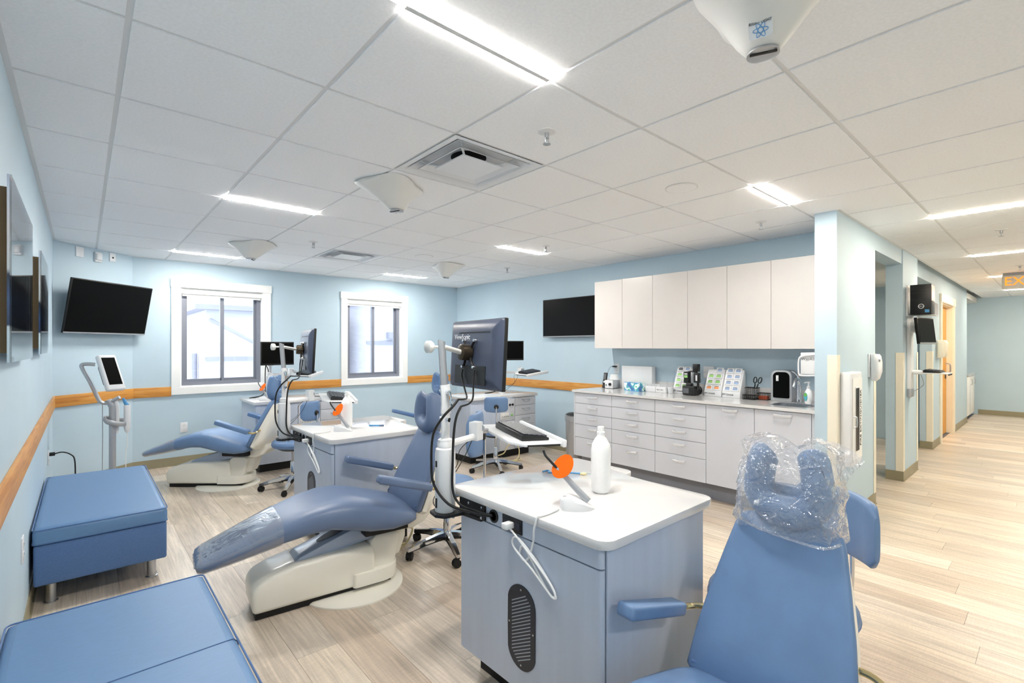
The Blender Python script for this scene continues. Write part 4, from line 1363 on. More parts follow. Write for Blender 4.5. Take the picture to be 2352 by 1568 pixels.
MB().cyl((0.05, -0.03, 0.006), (0.075, -0.05, 0.006), 0.0068).build('cap', 'vinyl_grey_blue', t)

# ---- desks against the far walls
def wall_desk(x0, yf, label, toplabel):
    """knee side plain, control panel and drawers to the right; front faces -y"""
    W, D = 1.06, 0.62
    t = thing('treatment_desk', label, 'desk', (x0, yf, 0), 0, 'treatment desks along the far side')
    MB().box(0, W, 0.02, D, 0.10, 0.755).build('carcass', 'desk_laminate', t, smooth=0)
    MB().box(0.06, W - 0.05, 0.08, D, 0, 0.10).build('toe_kick', 'rubber_black', t, smooth=0)
    MB().box(0.0, 0.44, 0.0, 0.02, 0.10, 0.755, 0.002).build('front_panel', 'desk_laminate', t)
    cp = MB().box(0.445, 0.695, 0.002, 0.02, 0.47, 0.74, 0.002).build('control_panel', 'cab_laminate', t)
    b = MB()
    for k, mm in enumerate((0.50, 0.555, 0.61, 0.655)):
        b.cyl((mm, -0.012, 0.665), (mm, 0.003, 0.665), 0.014, n=14)
    b.build('control_knob', 'plastic_black', cp)
    b = MB()
    for mm in (0.50, 0.555, 0.61):
        b.lathe([(0.018, -0.004), (0.018, 0.003)], (mm, 0, 0.665), 16, 'y')
    b.build('knob_ring', 'chrome', cp)
    MB().box(0.47, 0.60, -0.002, 0.003, 0.50, 0.57, 0.002).build('valve_plate', 'plastic_cream', cp)
    b = MB()
    for mm in (0.49, 0.52, 0.55, 0.58):
        b.cyl((mm, -0.01, 0.525), (mm, 0.0, 0.525), 0.007, n=10)
    b.build('port', 'steel_brushed', cp)
    MB().lathe([(0.008, -0.012), (0.012, -0.008), (0.012, 0.003)], (0.645, 0, 0.535), 14, 'y').build('green_button', 'lens_green', cp)
    MB().box(0.445, 0.695, 0.002, 0.02, 0.105, 0.465, 0.002).build('lower_door', 'cab_laminate', t)
    z = 0.745
    for h in (0.10, 0.125, 0.125, 0.275):
        dr = MB().box(0.70, W - 0.002, 0.0, 0.02, z - h + 0.004, z, 0.002).build('drawer', 'cab_laminate', t)
        zz = z - h / 2 + 0.01 if h < 0.2 else z - 0.05
        MB().tube([(0.82, 0.0, zz + 0.012), (0.825, -0.022, zz + 0.006), (0.845, -0.026, zz - 0.014), (0.88, -0.026, zz - 0.02), (0.915, -0.026, zz - 0.014), (0.935, -0.022, zz + 0.006), (0.94, 0.0, zz + 0.012)], 0.003, 6, 4).cyl((0.82, -0.015, zz + 0.012), (0.94, -0.015, zz + 0.012), 0.003, n=8).build('wire_pull', 'steel_brushed', dr)
        z -= h
    top = thing('worktop', toplabel, 'worktop', (x0, yf, 0.756), 0, 'tops of the treatment desks')
    P = [(-0.02, -0.025), (0.36, -0.03), (0.44, -0.02), (0.50, 0.012), (0.58, 0.028), (0.66, 0.012), (0.72, -0.022), (0.78, -0.03), (W + 0.015, -0.028), (W + 0.015, D + 0.01), (-0.02, D + 0.01)]
    MB().prism(P, 0.0, 0.034, 'z', 0.004).build('slab', 'quartz', top)
wall_desk(1.41, 5.80, 'grey-blue treatment desk with control knobs below the window wall', 'white worktop with a curved front edge below the window wall')
wall_desk(3.40, 4.58, 'grey treatment desk with four drawers beside the cabinet wall', 'white worktop with a curved front edge beside the cabinet wall')

# ================================================================== DENTAL CHAIRS
SEAT = [(-0.640, 0.09, 0.338, 0.326), (-0.635, 0.13, 0.352, 0.314), (-0.61, 0.152, 0.366, 0.306), (-0.5, 0.172, 0.410, 0.326),
        (-0.38, 0.190, 0.458, 0.350), (-0.26, 0.207, 0.503, 0.376), (-0.14, 0.225, 0.541, 0.396), (-0.03, 0.240, 0.560, 0.398),
        (0.07, 0.250, 0.560, 0.375), (0.18, 0.256, 0.534, 0.345), (0.30, 0.258, 0.496, 0.336), (0.39, 0.252, 0.464, 0.348), (0.435, 0.236, 0.446, 0.364), (0.45, 0.20, 0.43, 0.385)]
def lerp_seat(x):
    for a, b in zip(SEAT, SEAT[1:]):
        if a[0] <= x <= b[0]:
            k = (x - a[0]) / (b[0] - a[0])
            return tuple(a[i] + (b[i] - a[i]) * k for i in range(4))
def seat_ring(s, grow=0.0, n=28):
    x, w, zt, zb = s
    return [(x, a, b) for a, b in sell(w + grow, (zt - zb) / 2 + grow, n, 3.4, 0, (zt + zb) / 2)]

def dental_chair(loc, rz, label, drop=0.0, sleeve=True, bag=False, m='vinyl_blue', bl=1.0):
    t = thing('dental_chair', label, 'dental chair', loc, rz, 'blue dental chairs')
    dz = Matrix.Translation((0, 0, -drop))
    # --- floor plate and base
    MB().lathe([(0.285, 0.0), (0.285, 0.008), (0.27, 0.016), (0.0, 0.018)], (0.14, 0, 0), 48).build('floor_plate', 'chair_shell', t)
    MB().prism([(-0.385, -0.105), (0.33, -0.105), (0.33, 0.105), (-0.385, 0.105)], 0.004, 0.045).build('base_underside', 'rubber_black', t, smooth=0)
    MB().prism([(-0.40, 0.04), (-0.405, 0.15), (-0.375, 0.19), (-0.30, 0.22), (-0.20, 0.243), (0.17, 0.262), (0.215, 0.25), (0.228, 0.20), (0.228, 0.04)], -0.135, 0.135, 'y', 0.022, 3).build('base_housing', 'chair_shell', t)
    MB().prism(rrect(0.10, 0.385, -0.15, 0.15, [0.12, 0.12, 0.02, 0.02], 8), 0.04, 0.115, 'z', 0.012, 2).build('base_drum', 'chair_shell', t)
    MB().at(dz * 1 if drop else Matrix.Identity(4)).prism([(0.195, 0.10), (0.205, 0.27), (0.24, 0.30), (0.36, 0.30), (0.385, 0.27), (0.365, 0.16), (0.345, 0.10)], -0.11, 0.11, 'y', 0.015, 2).build('lift_carriage', 'chair_shell', t)
    arm = MB().at(dz).prism([(-0.20, 0.236), (-0.17, 0.262), (0.17, 0.372), (0.34, 0.372), (0.34, 0.29), (0.05, 0.25)], -0.085, 0.085, 'y', 0.01, 2).build('lift_arm', 'chair_arm_grey', t)
    q = frame((0.05, 0, 0.333 - drop), (0.34, 0, 0.11), (-0.11, 0, 0.34))
    MB().at(q).prism([(a, b) for a, b in sell(0.12, 0.04, 28, 2.3)], -0.004, 0.003).build('arm_recess', 'plastic_dark', arm)
    MB().at(dz).box(0.16, 0.42, -0.16, 0.16, 0.315, 0.36, 0.01).build('seat_frame', 'rubber_black', t)
    # --- seat and leg rest
    st = MB().at(dz).loft([seat_ring(s) for s in SEAT]).build('seat', m, t, smooth=60)
    if sleeve:
        xs = [-0.645, -0.6399, -0.634, -0.61, -0.55, -0.5, -0.44, -0.38, -0.32, -0.27]
        rg = []
        for x in xs:
            s = lerp_seat(max(x, -0.64))
            rg.append(seat_ring((x,) + s[1:], 0.005 if x > -0.64 else 0.002))
        MB().at(dz).loft(rg, cap=False).build('foot_sleeve', 'plastic_sleeve', st, smooth=60)
    MB().at(dz).tube([(0.442, -0.215, 0.452), (0.452, 0, 0.456), (0.442, 0.215, 0.452)], 0.007, 8, 4).build('rear_welt', 'piping_blue', st)
    # --- backrest: bottom hinge, leaning towards +x
    bd = Vector((0.205, 0, 0.455)).normalized()
    Bm = dz @ frame((0.445, 0, 0.415), bd, (-bd.z, 0, bd.x))           # x up the back, z out of the front face
    prof = [(0.0, 0.20), (0.006, 0.225), (0.02, 0.236), (0.12, 0.228), (0.24, 0.208), (0.36, 0.182), (0.44, 0.163), (0.468, 0.152), (0.482, 0.132), (0.488, 0.10)]
    rg = []
    for s, w in [(s * bl, w) for s, w in prof]:
        th = 0.028 if 0.01 < s < 0.47 * bl else 0.016
        rg.append([(s, a, b) for a, b in sell(w, th, 28, 4.0, 0, 0.0)])
    MB().at(Bm).loft(rg).build('backrest', m, t, smooth=60)
    sh = []
    for s, w, d in ((0.0, 0.20, 0.05), (0.02, 0.226, 0.075), (0.10, 0.222, 0.11), (0.22, 0.205, 0.125), (0.34, 0.178, 0.11), (0.43, 0.152, 0.075), (0.46, 0.14, 0.05)):
        o_ = [(s * bl, w * 1.01, -0.024)]
        for i in range(20):
            a = PI * i / 19
            o_.append((s * bl, w * 1.01 * math.cos(a), -0.048 - d * math.sin(a) ** 0.8 * 0.75))
        o_.append((s * bl, -w * 1.01, -0.024))
        sh.append(o_)
    MB().at(Bm).loft(sh).build('back_shell', 'chair_shell', t, smooth=50)
    MB().at(dz).prism([(0.40, 0.30), (0.42, 0.42), (0.50, 0.46), (0.58, 0.44), (0.60, 0.38), (0.55, 0.32), (0.46, 0.29)], -0.12, 0.12, 'y', 0.02, 3).build('hinge_cover', 'chair_shell', t)
    MB().at(dz).prism([(0.30, 0.13), (0.30, 0.31), (0.44, 0.33), (0.44, 0.24), (0.40, 0.14)], -0.07, 0.07, 'y', 0.015, 2).build('pivot_post', 'chair_shell', t)
    # --- headrest: padded horseshoe on a post
    hd = Vector((0.10, 0, 0.99)).normalized()
    top = Bm @ Vector((0.485 * bl, 0, 0.0))
    Hm = frame(top + Vector((-0.022, 0, -0.018)), hd, (-hd.z, 0, hd.x))
    U = [(0.238, -0.062, 0.002), (0.215, -0.074, 0.012), (0.15, -0.086, 0.012), (0.095, -0.084, 0.006), (0.06, -0.052, 0.0), (0.05, 0.0, -0.002), (0.06, 0.052, 0.0), (0.095, 0.084, 0.006), (0.15, 0.086, 0.012), (0.215, 0.074, 0.012), (0.238, 0.062, 0.002)]
    def endround(u):
        e = min(u, 1 - u)
        k = 1.0 + 0.22 * math.exp(-((u - 0.5) / 0.2) ** 2)
        return k if e > 0.07 else max(0.25, math.sqrt(1 - (1 - e / 0.07) ** 2)) * k
    hr = MB().at(Hm).tube(U, 0.054, 16, 6, ry=0.043, up=(0, 0, 1), taper=endround)
    hr.prism(rrect(0.03, 0.13, -0.08, 0.08, 0.03), -0.052, -0.004, 'z', 0.012, 2)
    hr.build('headrest', 'vinyl_grey_blue' if m == 'vinyl_grey_blue' else m, t, smooth=60)
    MB().at(Hm).tube([(p[0] * 0.98 + 0.004, p[1] * 1.36, p[2] + 0.036) for p in U[1:-1]], 0.0016, 5, 6).build('headrest_stitching', 'stitch_pale', t)
    MB().at(Hm).box(-0.10, 0.06, -0.03, 0.03, -0.05, -0.036, 0.004).build('headrest_post', 'steel_brushed', t)
    # --- armrests
    for s in (-1, 1):
        p0, p1 = Vector((0.185, s * 0.295, 0.675 - drop)), Vector((0.50, s * 0.295, 0.578 - drop))
        pm = frame((p0 + p1) / 2, p1 - p0, (0, 0, 1))
        h = (p1 - p0).length / 2
        MB().at(pm).box(-h, h, -0.033, 0.033, -0.024, 0.020, 0.012, 3).build('armrest_pad', m, t)
        e = p1
        MB().tube([p1 - (p1 - p0) * 0.15 + Vector((0, 0, -0.012)), e + Vector((0.02, 0, -0.012)), e + Vector((0.05, -s * 0.02, -0.01)), e + Vector((0.06, -s * 0.055, 0.0)), e + Vector((0.06, -s * 0.10, 0.0))], 0.010, 10, 5).build('armrest_rod', 'brass_pale', t)
    if bag:
        n, k = 40, 14
        rg = []
        rnd = random.Random(3)
        prof = [(-0.012, 0.98), (0.0, 1.02), (0.03, 1.03), (0.07, 1.02), (0.12, 1.0), (0.17, 0.97), (0.21, 0.93), (0.245, 0.92), (0.278, 0.88), (0.288, 0.5)]
        for s, g in prof:
            ring = []
            for i in range(n):
                a = 2 * PI * i / n
                c, q2 = math.cos(a), math.sin(a)
                y = 0.146 * g * math.copysign(abs(c) ** 0.45, c)
                z = 0.084 * g * math.copysign(abs(q2) ** 0.55, q2)
                f = 0.004 * math.sin(5 * a + s * 40) + 0.0035 * math.sin(9 * a - s * 70) + rnd.uniform(-0.0025, 0.0025)
                if s > 0.2:
                    y *= 1 + 0.14 * (s - 0.2) / 0.08 * abs(c) ** 6
                    z *= 1 - 0.22 * (s - 0.2) / 0.09
                yy = abs(y) / 0.146
                sag = max(0, (s - 0.12) / 0.16) * (0.030 * max(0, 1 - (yy / 0.35) ** 2) + 0.028 * max(0, (yy - 0.75) / 0.25))
                ring.append((s - sag + 0.006 * math.sin(7 * a + 60 * s), y + f * 1.6, z + f * 1.3 - 0.004))
            rg.append(ring)
        MB().at(Hm).loft(rg, cap=False).build('headrest_bag', 'plastic_wrap', t, smooth=25)
        # gathered hem and the loose right-hand corner
        MB().at(Hm).tube([(0.004, 0.15, 0.03), (-0.006, 0.07, 0.08), (-0.016, -0.03, 0.084), (-0.02, -0.12, 0.07), (-0.006, -0.155, 0.03)], 0.005, 7, 6).build('bag_hem', 'plastic_wrap', t)
        w = MB().at(Hm)
        w.loft([[(0.20, -0.135, 0.01), (0.288, -0.13, 0.0), (0.288, -0.13, 0.002), (0.20, -0.135, 0.012)], [(0.17, -0.16, 0.02), (0.268, -0.17, -0.012), (0.268, -0.17, -0.010), (0.17, -0.16, 0.022)], [(0.205, -0.175, 0.0), (0.245, -0.205, 0.015), (0.245, -0.205, 0.017), (0.205, -0.175, 0.002)]])
        w.build('bag_flap', 'plastic_wrap', t, smooth=20)
    return t
dental_chair((1.05, 2.77, 0), R(-6), 'blue reclining dental chair with clear plastic sleeve on its footrest, beside the console', m='vinyl_grey_blue')
dental_chair((1.006, 5.684, 0), R(-41), 'blue dental chair turned sideways below the first window')
dental_chair((1.05, 0.585, 0), R(0), 'bright blue dental chair whose headrest wears a clear plastic bag', drop=0.085, bag=True, bl=1.13)
dental_chair((2.42, 4.72, 0), R(-4), 'blue dental chair half hidden behind the glossy console, its headrest below the wall rail')

# ================================================================== OPERATOR STOOLS
def stool(loc, rz, label, m='vinyl_blue', ph=0.76, pd=0.25, pw=0.15, pz=0.10, spin=0.0, sr=1.0):
    t = thing('operator_stool', label, 'stool', loc, rz, 'blue operator stools')
    MB().lathe([(q * sr, z) for q, z in ((0.0, 0.405), (0.16, 0.405), (0.188, 0.415), (0.195, 0.435), (0.193, 0.46), (0.178, 0.475), (0.12, 0.482), (0.0, 0.484))], n=40).build('seat', m, t, smooth=70)
    MB().tube([(0.1945 * sr * math.cos(2 * PI * i / 40), 0.1945 * sr * math.sin(2 * PI * i / 40), 0.437) for i in range(40)], 0.003, 6, 0, closed=True).build('seat_welt', 'piping_blue', t)
    MB().lathe([(0.03, 0.365), (0.11, 0.38), (0.15, 0.40), (0.15, 0.406)], n=28).build('seat_pan', 'rubber_black', t)
    MB().cyl((0, 0, 0.25), (0, 0, 0.37), 0.015).build('gas_lift', 'steel_brushed', t)
    MB().lathe([(0.024, 0.06), (0.026, 0.09), (0.026, 0.255), (0.022, 0.262)], n=20).build('column', 'chrome', t)
    for k in range(5):
        a = R(72 * k + 10) + spin
        d = Vector((math.cos(a), math.sin(a), 0))
        s = Vector((-d.y, d.x, 0))
        rg = []
        for u, w, zt, zb in ((0.015, 0.024, 0.125, 0.085), (0.08, 0.022, 0.122, 0.085), (0.18, 0.018, 0.105, 0.078), (0.28, 0.014, 0.083, 0.062), (0.30, 0.011, 0.08, 0.06)):
            rg.append([d * u - s * w + Vector((0, 0, zb)), d * u + s * w + Vector((0, 0, zb)), d * u + s * w * 0.8 + Vector((0, 0, zt)), d * u - s * w * 0.8 + Vector((0, 0, zt))])
        lg = MB().loft(rg).build('leg', 'chrome', t, smooth=30)
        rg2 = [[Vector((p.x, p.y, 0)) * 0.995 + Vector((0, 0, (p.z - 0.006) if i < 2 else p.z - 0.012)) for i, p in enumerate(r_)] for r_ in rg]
        MB().loft([[v + (s * (-0.0012 if i in (0, 3) else 0.0012)) for i, v in enumerate(r_)] for r_ in rg2]).build('leg_underside', 'rubber_black', lg, smooth=0)  # black underside of the chrome leg
        e = d * 0.29
        ca = a + 0.9 + k
        cd = Vector((math.cos(ca), math.sin(ca), 0))
        cs = Vector((-cd.y, cd.x, 0))
        cz = Vector((0, 0, 0.0265))
        c = MB().cyl(e + Vector((0, 0, 0.045)), e + Vector((0, 0, 0.066)), 0.009, n=10)
        for sg in (-1, 1):
            w0 = e + cd * 0.012 + cz + cs * sg * 0.006
            c.cyl(w0, w0 + cs * sg * 0.013, 0.0262, n=18)
        c.cyl(e + cd * 0.012 + Vector((0, 0, 0.03)) - cs * 0.008, e + cd * 0.012 + Vector((0, 0, 0.03)) + cs * 0.008, 0.022, n=14)
        c.build('caster', 'rubber_black', t)
    # backrest pad, carried on a bent rod, concave towards the seat
    MB().tube([(0.05, 0, 0.392), (pd * 0.85, 0, 0.394), (pd + 0.012, 0, 0.42), (pd + 0.03, 0, 0.50), (pd + 0.03, 0, ph - 0.02)], 0.009, 10, 5).build('back_rod', 'chrome', t)
    MB().lathe([(0.012, 0.0), (0.026, 0.004), (0.026, 0.018), (0.016, 0.026)], (pd + 0.012, 0, ph - 0.02), 16, 'x').build('back_knob', 'rubber_black', t)
    rg = []
    for i in range(13):
        u = -1 + i / 6
        yy = u * pw
        hh = pz * (1 - 0.10 * u * u) * (1 if abs(u) < 0.99 else 0.72)
        th = 0.024 if abs(u) < 0.99 else 0.012
        xx = pd - 0.055 * u * u
        rg.append([(xx + b, yy, ph + a) for a, b in sell(hh, th, 24, 3.6)])
    MB().loft(rg).build('back_pad', m, t, smooth=60)
    return t
stool((1.88, 2.80, 0), R(-48), 'blue operator stool behind the sleeved reclining chair, pedestal beside the white arm drum', ph=0.80, pd=0.23, pw=0.15, pz=0.15)
stool((1.56, 5.03, 0), R(-58), 'blue operator stool beside the sideways dental chair, in front of the window-wall desk', ph=0.77, pz=0.095, pw=0.12)
stool((1.955, 0.70, 0), R(-32), 'blue operator stool behind the bagged headrest, its curved back pad showing', ph=0.725, pd=0.28, pw=0.19, pz=0.12, sr=1.28)
stool((3.50, 4.24, 0), R(-128), 'blue operator stool with a small back pad in front of the four-drawer desk', ph=0.765, pw=0.13, pz=0.085)

# ---- loose hoses
t = tag(MB().tube([(x - 0.09, y + 0.02, z) for x, y, z in [(1.70, 3.02, 0.011), (1.60, 2.96, 0.10), (1.66, 2.92, 0.17), (1.78, 2.92, 0.15), (1.74, 2.98, 0.02), (1.62, 3.02, 0.01), (1.66, 3.06, 0.012), (1.80, 3.04, 0.011)]], 0.007, 8).build('air_hose', 'cable_cream'), 'cream air hose coiled on the floor behind the sleeved reclining chair', 'hose')
t = tag(MB().tube([(x + 0.09, min(y, 4.57), z) for x, y, z in [(3.72, 4.62, 0.06), (3.76, 4.50, 0.10), (3.80, 4.47, 0.19), (3.90, 4.46, 0.21), (3.97, 4.46, 0.12), (3.94, 4.45, 0.02), (3.82, 4.42, 0.009), (3.70, 4.44, 0.009), (3.60, 4.50, 0.009), (3.74, 4.40, 0.009), (3.92, 4.40, 0.009), (3.99, 4.46, 0.009)]], 0.007, 8).build('air_hose', 'cable_cream'), 'cream air hose looped on the floor before the four-drawer desk', 'hose')

# ================================================================== CABINET WALL
CF, CT = 4.20, 0.905                        # cabinet front plane, counter height
def bar_pull(parent, y, z, w=0.058):
    """bright bar handle with two posts, on a front facing -x"""
    b = MB()
    b.tube([(CF - 0.001, y - w, z + 0.004), (CF - 0.018, y - w, z + 0.002), (CF - 0.026, y - w * 0.8, z - 0.001), (CF - 0.030, y, z - 0.003), (CF - 0.026, y + w * 0.8, z - 0.001), (CF - 0.018, y + w, z + 0.002), (CF - 0.001, y + w, z + 0.004)], 0.010, 8, 4, ry=0.005, up=(0, 0, 1))
    return b.build('handle', 'handle_bright', parent)
ys = [3.67, 3.16, 2.64, 2.12, 1.70, 1.275]
names = ['drawer cabinet at the free end of the long counter, by the waste bin', 'five-drawer cabinet between two other drawer stacks under the long counter',
         'five-drawer cabinet beside the plain cupboard doors under the long counter', 'plain grey cupboard beside the drawers under the long counter', 'plain grey cupboard under the sink and soap bottle']
for k in range(5):
    y1, y0 = ys[k], ys[k + 1]
    t = thing('base_cabinet', 'grey ' + names[k].replace('plain grey', 'plain'), 'cabinet', (0, 0, 0))
    c = MB()
    if k < 4:
        c.box(CF + 0.021, XR - 0.002, y0 + 0.001, y1 - 0.001, 0.165, CT - 0.027)
    else:                                    # open box: the sink bowl hangs inside it
        for a, b_ in ((y0 + 0.001, y0 + 0.017), (y1 - 0.017, y1 - 0.001)):
            c.box(CF + 0.021, XR - 0.002, a, b_, 0.165, CT - 0.027)
        c.box(CF + 0.021, XR - 0.002, y0 + 0.017, y1 - 0.017, 0.165, 0.181)
        c.box(XR - 0.012, XR - 0.002, y0 + 0.017, y1 - 0.017, 0.181, CT - 0.027)
    c.build('carcass', 'backing_grey', t, smooth=0)
    MB().box(CF + 0.115, CF + 0.13, y0 + 0.0005, y1 - 0.0005, 0.0, 0.165).build('toe_kick', 'kick_grey', t, smooth=0)
    if k == 0:
        MB().box(CF, XR - 0.002, y1 - 0.0008, y1 + 0.017, 0.165, CT - 0.027).build('end_panel', 'cab_laminate', t, smooth=0)
    if k < 3:
        z = CT - 0.033
        for h in (0.118, 0.118, 0.118, 0.146, 0.212):
            d = MB().box(CF, CF + 0.02, y0 + 0.002, y1 - 0.002, z - h + 0.004, z, 0.0012, 1).build('drawer', 'cab_laminate', t)
            bar_pull(d, (y0 + y1) / 2, z - (0.042 if h < 0.16 else 0.05))
            z -= h
    else:
        d = MB().box(CF, CF + 0.02, y0 + 0.002, y1 - 0.002, 0.165, CT - 0.033, 0.0012, 1).build('door', 'cab_laminate', t)
        bar_pull(d, (y0 + y1) / 2 - 0.01, CT - 0.065, 0.062)
tag(MB().box(CF + 0.002, XR - 0.002, 1.2465, 1.2735, 0.0, CT - 0.027).build('filler_panel', 'cab_laminate', smooth=0), 'narrow light grey filler panel between the sink cupboard and the wall stub', 'panel')
ct = thing('countertop', 'long white glossy countertop along the cabinet wall', 'countertop', (0, 0, CT - 0.026))
# slab with the sink cut out
sy0, sy1, sx0, sx1 = 1.36, 1.62, 4.31, 4.56
b = MB()
b.box(CF - 0.02, XR - 0.002, sy1, 3.70, 0, 0.026)
b.box(CF - 0.02, sx0, 1.2465, sy1, 0, 0.026)
b.box(sx1, XR - 0.002, 1.2465, sy1, 0, 0.026)
b.box(sx0, sx1, 1.2465, sy0, 0, 0.026)
b.build('slab', 'quartz', ct, smooth=0)
MB().box(XR - 0.018, XR - 0.002, 1.2465, 3.70, 0.027, 0.127).build('backsplash', 'quartz', ct, smooth=0)
MB().box(4.26, XR - 0.019, 1.2465, 1.262, 0.027, 0.127).build('side_splash', 'quartz', ct, smooth=0)
sk = MB()
def rr3(i, z):
    return [(a, c, z) for a, c in rrect(sx0 + i, sx1 - i, sy0 + i, sy1 - i, 0.05 - i * 0.4, 5)]
sk.loft([rr3(-0.012, 0.027), rr3(-0.012, 0.029), rr3(0.004, 0.029), rr3(0.008, -0.10), rr3(0.06, -0.112)], cap=False)
sk.loft([rr3(0.06, -0.112), rr3(0.1, -0.113)])
s_ = sk.build('sink_bowl', 'steel_brushed', ct, smooth=40)
# upper cabinets
uy = [3.62, 3.234, 2.849, 2.456, 2.062, 1.677, 1.29]
un = ['beside the wall television', 'second from the wall television', 'above the tissue box', 'above the camera', 'above the scissors organizer', 'next to the wall stub above the sink']
for k in range(6):
    y1, y0 = uy[k], uy[k + 1]
    t = thing('wall_cabinet', 'tall off-white wall cabinet ' + un[k], 'cabinet', (0, 0, 1.375), 0, 'upper wall cabinets')
    MB().box(4.509, XR - 0.002, y0 + 0.0005, y1 - 0.0005, 0.0, 0.765).build('carcass', 'cab_laminate_warm', t, smooth=0)
    MB().box(4.488, 4.508, y0 + 0.0015, y1 - 0.0015, -0.002, 0.767, 0.0012, 1).build('door', 'cab_laminate_warm', t)

# ---- things on the counter
Z = CT + 0.001
t = thing('cordless_handset', 'small black handset in a cradle beside the timer box', 'phone', (4.63, 3.585, Z))
MB().prism([(-0.02, 0.0), (0.03, 0.0), (0.02, 0.05), (0.0, 0.05)], -0.025, 0.025, 'y', 0.004).build('cradle', 'plastic_black', t)
hm = Matrix.Translation((0.0, 0, 0.05)) @ Matrix.Rotation(R(12), 4, 'Y')
h = MB().at(hm).box(-0.011, 0.011, -0.024, 0.024, -0.01, 0.13, 0.006).build('handset', 'plastic_black', t)
MB().at(hm).box(-0.0125, -0.0105, -0.018, 0.018, 0.05, 0.115).build('display', 'ink_grey', h, smooth=0)
MB().at(hm).lathe([(0.012, -0.013), (0.012, -0.01)], (0, 0, 0.02), 14, 'x').build('dial_pad', 'plastic_white', h)

t = thing('timer_box', 'small white and silver box with a black dial near the handset', 'appliance', (4.66, 3.49, Z))
MB().box(-0.07, 0.07, -0.055, 0.055, 0.004, 0.095, 0.004).build('case', 'steel_brushed', t)
MB().box(-0.074, -0.069, -0.056, 0.056, 0.003, 0.097, 0.002).build('front', 'plastic_white', t)
MB().lathe([(0.016, -0.088), (0.018, -0.074)], (0, -0.02, 0.05), 16, 'x').build('dial', 'plastic_black', t)
MB().box(-0.077, -0.073, 0.034, 0.042, 0.03, 0.05).build('switch', 'plastic_black', t, smooth=0)
MB().box(-0.06, 0.06, -0.05, 0.05, 0.0, 0.004).build('feet', 'rubber_black', t, smooth=0)
tag(MB().lathe([(0.052, 0.0), (0.054, 0.004), (0.044, 0.06), (0.038, 0.064), (0.0, 0.064)], n=24).build('plastic_cup', 'plastic_white', loc=(4.67, 3.475, Z + 0.0975)), 'upturned white plastic bowl on top of the timer box', 'bowl')
outlet('wall_outlet', 'white duplex outlet with a black charger above the timer box', RW(3.545, 1.13))
t = thing('charger_plug', 'black charger plug with a thin cable above the timer box', 'charger', (XR - 0.008, 3.555, 1.155))
MB().box(-0.03, 0.0, -0.015, 0.035, -0.009, 0.009, 0.003).build('charger_body', 'plastic_black', t)
MB().tube([(-0.02, 0.035, 0), (-0.03, 0.06, -0.01), (-0.06, 0.075, -0.07), (-0.10, 0.06, -0.16), (-0.145, 0.04, -0.20)], 0.0022, 6).build('charger_cable', 'cable_black', t)

t = thing('supply_box', 'white cardboard supply box standing against the wall behind the tissue box', 'box', (4.76, 3.205, Z))
MB().box(-0.04, 0.036, -0.20, 0.20, 0.0, 0.265, 0.003).build('carton', 'plastic_white', t)
b = MB()
for s in (-0.07, 0.07):
    b.box(-0.0408, -0.0395, s - 0.0008, s + 0.0008, 0.005, 0.26)
b.build('fold_line', 'ink_white', t, smooth=0)

t = thing('tissue_box', 'blue and green printed tissue box lying on the counter', 'box', (4.60, 3.14, Z), R(-12))
MB().box(-0.055, 0.055, -0.115, 0.115, 0, 0.09, 0.002).build('carton', 'carton_print', t)
b = MB()
for zz in (0.002, 0.088):
    b.box(-0.0562, -0.0548, -0.115, 0.115, zz - 0.003, zz + 0.003)
b.build('border', 'ink_blue', t, smooth=0)
MB().prism([(x * 1.0, y * 1.0) for x, y in sell(0.02, 0.06, 20, 2)], 0.0895, 0.0908).build('opening', 'ink_white', t)

t = thing('bracket_tray', 'white divided organizer tray with small upright holders', 'tray', (4.646, 2.874, Z), R(-4))
MB().box(-0.06, 0.06, -0.13, 0.13, 0, 0.062, 0.003).build('tray_box', 'plastic_white', t)
b = MB()
for i in range(12):
    yy = -0.115 + i * 0.021
    b.box(-0.05, 0.05, yy - 0.003, yy + 0.003, 0.0615, 0.082)
b.build('divider', 'plastic_white', t, smooth=0)
b = MB()
b.box(-0.0612, -0.0598, -0.002, 0.0, 0.004, 0.058)
b.build('seam', 'ink_grey', t, smooth=0)
text('Band  Sizes', 0.018, 'ink_grey', t, frame((-0.0612, -0.06, 0.03), (0, -1, 0), (-1, 0, 0)))
MB().cyl((0, -0.11, 0.075), (0.0, -0.108, 0.125), 0.0018, n=8).build('probe', 'steel_brushed', t)
t = tag(MB().lathe([(0.022, 0), (0.024, 0.003), (0.03, 0.062), (0.028, 0.064), (0.022, 0.012), (0.0, 0.01)], n=24).build('paper_cup', 'plastic_white', loc=(4.60, 2.705, Z)), 'small white paper cup between the organizer tray and the camera', 'cup')

